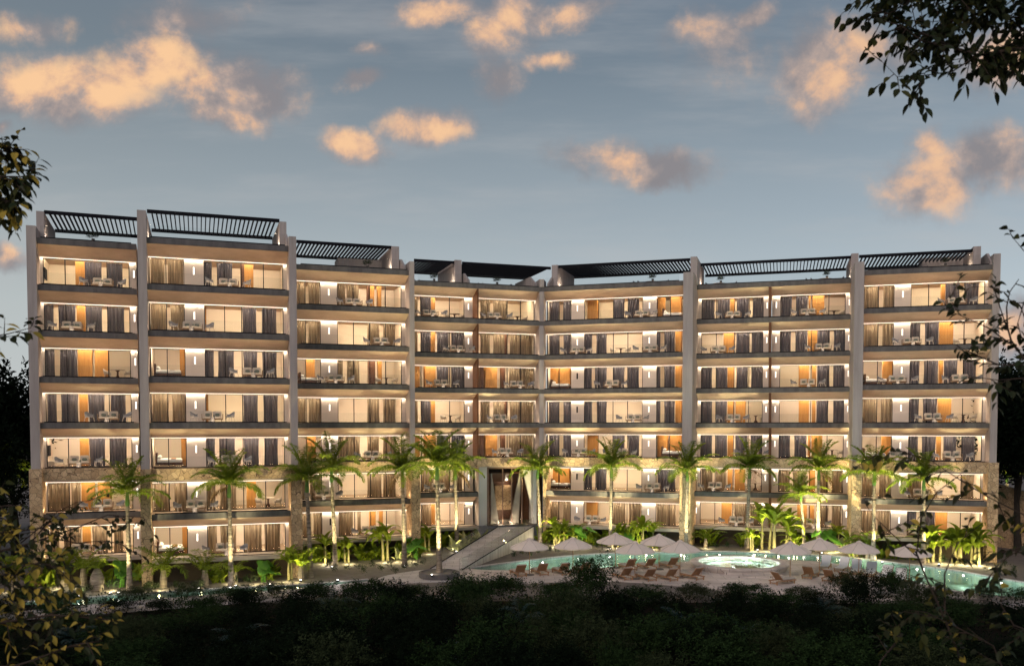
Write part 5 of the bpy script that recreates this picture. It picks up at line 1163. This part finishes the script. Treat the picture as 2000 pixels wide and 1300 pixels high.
near_tree('tree with a leafy olive tuft at the upper left edge', [Vector((-6.6, 9.0, GZ)), Vector((-6.5, 9.0, 8)), Vector((-6.3, 9.0, 11.6))],
    [([A(-140, 360, 9), A(-60, 350, 8.9), A(0, 345, 8.8), A(40, 345, 8.8), A(60, 350, 8.8)], .014, 40, .26, .8), ([A(-100, 330, 9), A(-30, 310, 8.9), A(5, 290, 8.9), A(20, 285, 8.8)], .010, 36, .24, .7), ([A(-60, 350, 9), A(-10, 385, 8.9), A(20, 395, 8.8), A(35, 400, 8.8)], .010, 36, .24, .7),
     ([A(-150, 680, 8.6), A(-40, 660, 8.6), A(15, 652, 8.5), A(60, 640, 8.5), A(66, 625, 8.5)], .008, 7, .2, .5), ([A(-100, 540, 8.6), A(-40, 530, 8.6), A(-12, 540, 8.6)], .008, 6, .2, .5), ([A(-120, 700, 8.6), A(-50, 710, 8.6), A(0, 705, 8.6)], .008, 7, .2, .5)], .115, LM, [.55, .25, .20], 304, NG)
near_tree('tree with dense yellow-lit leaves filling the lower left corner', [Vector((-6.6, 8.2, GZ)), Vector((-6.4, 8.3, 4.2)), Vector((-6.0, 8.4, 7.2))],
    [([A(-180, 1160, 8.4), A(-40, 1120, 8.3), A(30, 1100, 8.2), A(90, 1100, 8.2), A(120, 1115, 8.1)], .012, 20, .32, .9), ([A(-160, 1060, 8.4), A(-40, 1060, 8.3), A(20, 1040, 8.2), A(80, 1030, 8.2), A(105, 1045, 8.2)], .010, 20, .30, .9), ([A(-160, 960, 8.6), A(-60, 985, 8.5), A(-10, 990, 8.4), A(25, 985, 8.4)], .012, 20, .26, .7),
     ([A(-160, 1250, 8), A(0, 1215, 8), A(100, 1200, 8), A(180, 1205, 7.9), A(215, 1210, 7.9)], .014, 18, .30, .8), ([A(-100, 1340, 8), A(60, 1290, 7.9), A(140, 1260, 7.9), A(200, 1250, 7.9)], .012, 12, .30, .8), ([A(-60, 1100, 8.3), A(20, 1140, 8.2), A(70, 1150, 8.2)], .010, 22, .30, .9),
     ([A(-120, 1010, 8.5), A(-20, 1020, 8.4), A(40, 1010, 8.4)], .010, 18, .28, .9)], .095, LM, [.30, .25, .45], 305, NG)
near_tree('tree with sparse dark leaves crossing the two lowest floors at left', [Vector((-8.4, 10.6, GZ)), Vector((-8.2, 10.5, 4.5)), Vector((-7.8, 10.2, 8.0))],
    [([A(-60, 1090, 10), A(60, 1060, 9.9), A(150, 1030, 9.8), A(210, 1005, 9.8), A(280, 1010, 9.8), A(300, 1040, 9.8)], .010, 7, .26, .6), ([A(60, 1060, 9.9), A(110, 1000, 9.8), A(150, 980, 9.8), A(190, 975, 9.8)], .008, 7, .26, .6), ([A(100, 1050, 9.9), A(150, 1060, 9.8), A(200, 1055, 9.8), A(250, 1065, 9.8)], .008, 7, .26, .6), ([A(40, 1060, 10), A(90, 1020, 9.9), A(130, 1010, 9.9)], .008, 9, .26, .7)], .072, LM[:2], [.9, .1], 306, NG)

# ================================================================ roof terrace things and roof lights
for (b, px, tt) in [('A', 92, 2.6), ('B', 293, 2.6), ('B', 538, 2.6), ('C', 757, 2.6), ('D', 881, 2.6), ('E', 1095, 2.6), ('E', 1340, 3.5), ('F', 1372, 2.6), ('F', 1655, 2.6), ('G', 1892, 3.2)]:
    fr = FR[b]; a = fr.s_at(px, tt, 24); p = Vector(fr(a, tt, ZK[0] + .02))
    m = MB(); m.lathe([(.07, 0), (.08, .1), (.05, .14)], 8, p); m.build('roof_lamp', [M_LAMP], hotel)
    plight('roof_lamp_light', p + Vector((0, 0, .35)), 85, (1, .82, .62), .08)
dt = make_table(); USED_R = False
def roof_set(b, px, k):
    fr = FR[b]; a = fr.s_at(px, 4.6, 24)
    for j, dx in enumerate((-1.5, -1.05, 1.4)):
        ch = dup(PR['chair'], fr(a + dx, 4.6, ZK[0] + .012), fr.ang + R(70 if dx < 0 else -70), f'grey chair {("far left", "near left", "right")[j]} of the table, {k} roof terrace', 'chairs on the roof terraces', (1, 1, 1.12))
    tb = dup(PR['dining'], fr(a, 4.6, ZK[0] + .012), fr.ang, f'round table on the {k} roof terrace', 'tables on the roof terraces', (1.1, .8, 1.0))
    q = thing('potted_plant', f'small potted plant on the {k} roof terrace', 'potted plant', Vector(fr(a + .15, 4.55, ZK[0] + .79)), 0, 'potted plants on the roof terraces')
    m = MB(); m.lathe([(.10, 0), (.13, .2), (.12, .22)], 10); m.build('pot', M_FASCIA, q)
    c = link('foliage', VAR['ball'][0][0][1], q); c.location = (0, 0, .22); c.scale = (.85, .85, .8)
for b, px, k in [('A', 178, 'leftmost'), ('C', 715, 'third from left'), ('D', 845, 'fourth from left'), ('D', 968, 'fifth from left'), ('E', 1272, 'one right of the fold'), ('F', 1405, 'left part of the second from right'), ('F', 1612, 'right part of the second from right'), ('G', 1843, 'rightmost')]: roof_set(b, px, k)
bpy.data.objects.remove(dt.children[0]) if False else None
for c in list(dt.children): bpy.data.objects.remove(c)
bpy.data.objects.remove(dt)

random.seed(31)
M_PALMD = leafmat('dark_palm_leaf', (.03, .06, .055), (.014, .03, .03), .2)
for i, (x, y, Y) in enumerate([(655, 1192, 52), (470, 1262, 44), (1015, 1215, 48), (1330, 1225, 48), (150, 1255, 46), (1610, 1200, 52), (1180, 1285, 43), (870, 1282, 43), (1450, 1250, 46)]):
    c = atY(x, y, Y); t_ = thing('dwarf_palm', f'dark bluish dwarf palm rising out of the foreground thicket, {ordn(i)} of nine', 'dwarf palm', (c.x, c.y, GZ), random.uniform(0, 6), 'dark dwarf palms in the thicket'); hh = c.z - GZ
    m = MB(); m.tube([(0, 0, 0), (.05, 0, hh * .5), (0, 0, hh)], [.12, .09, .07], 8); m.build('trunk', M_TWIG2, t_); m = MB()
    for k in range(12): frond(m, (0, 0, hh - .05), k * 2.4, R(random.uniform(25, 75)), random.uniform(1.5, 2.0), R(random.uniform(80, 130)), .03, .42, 22, .2)
    m.build('crown', M_PALMD, t_)
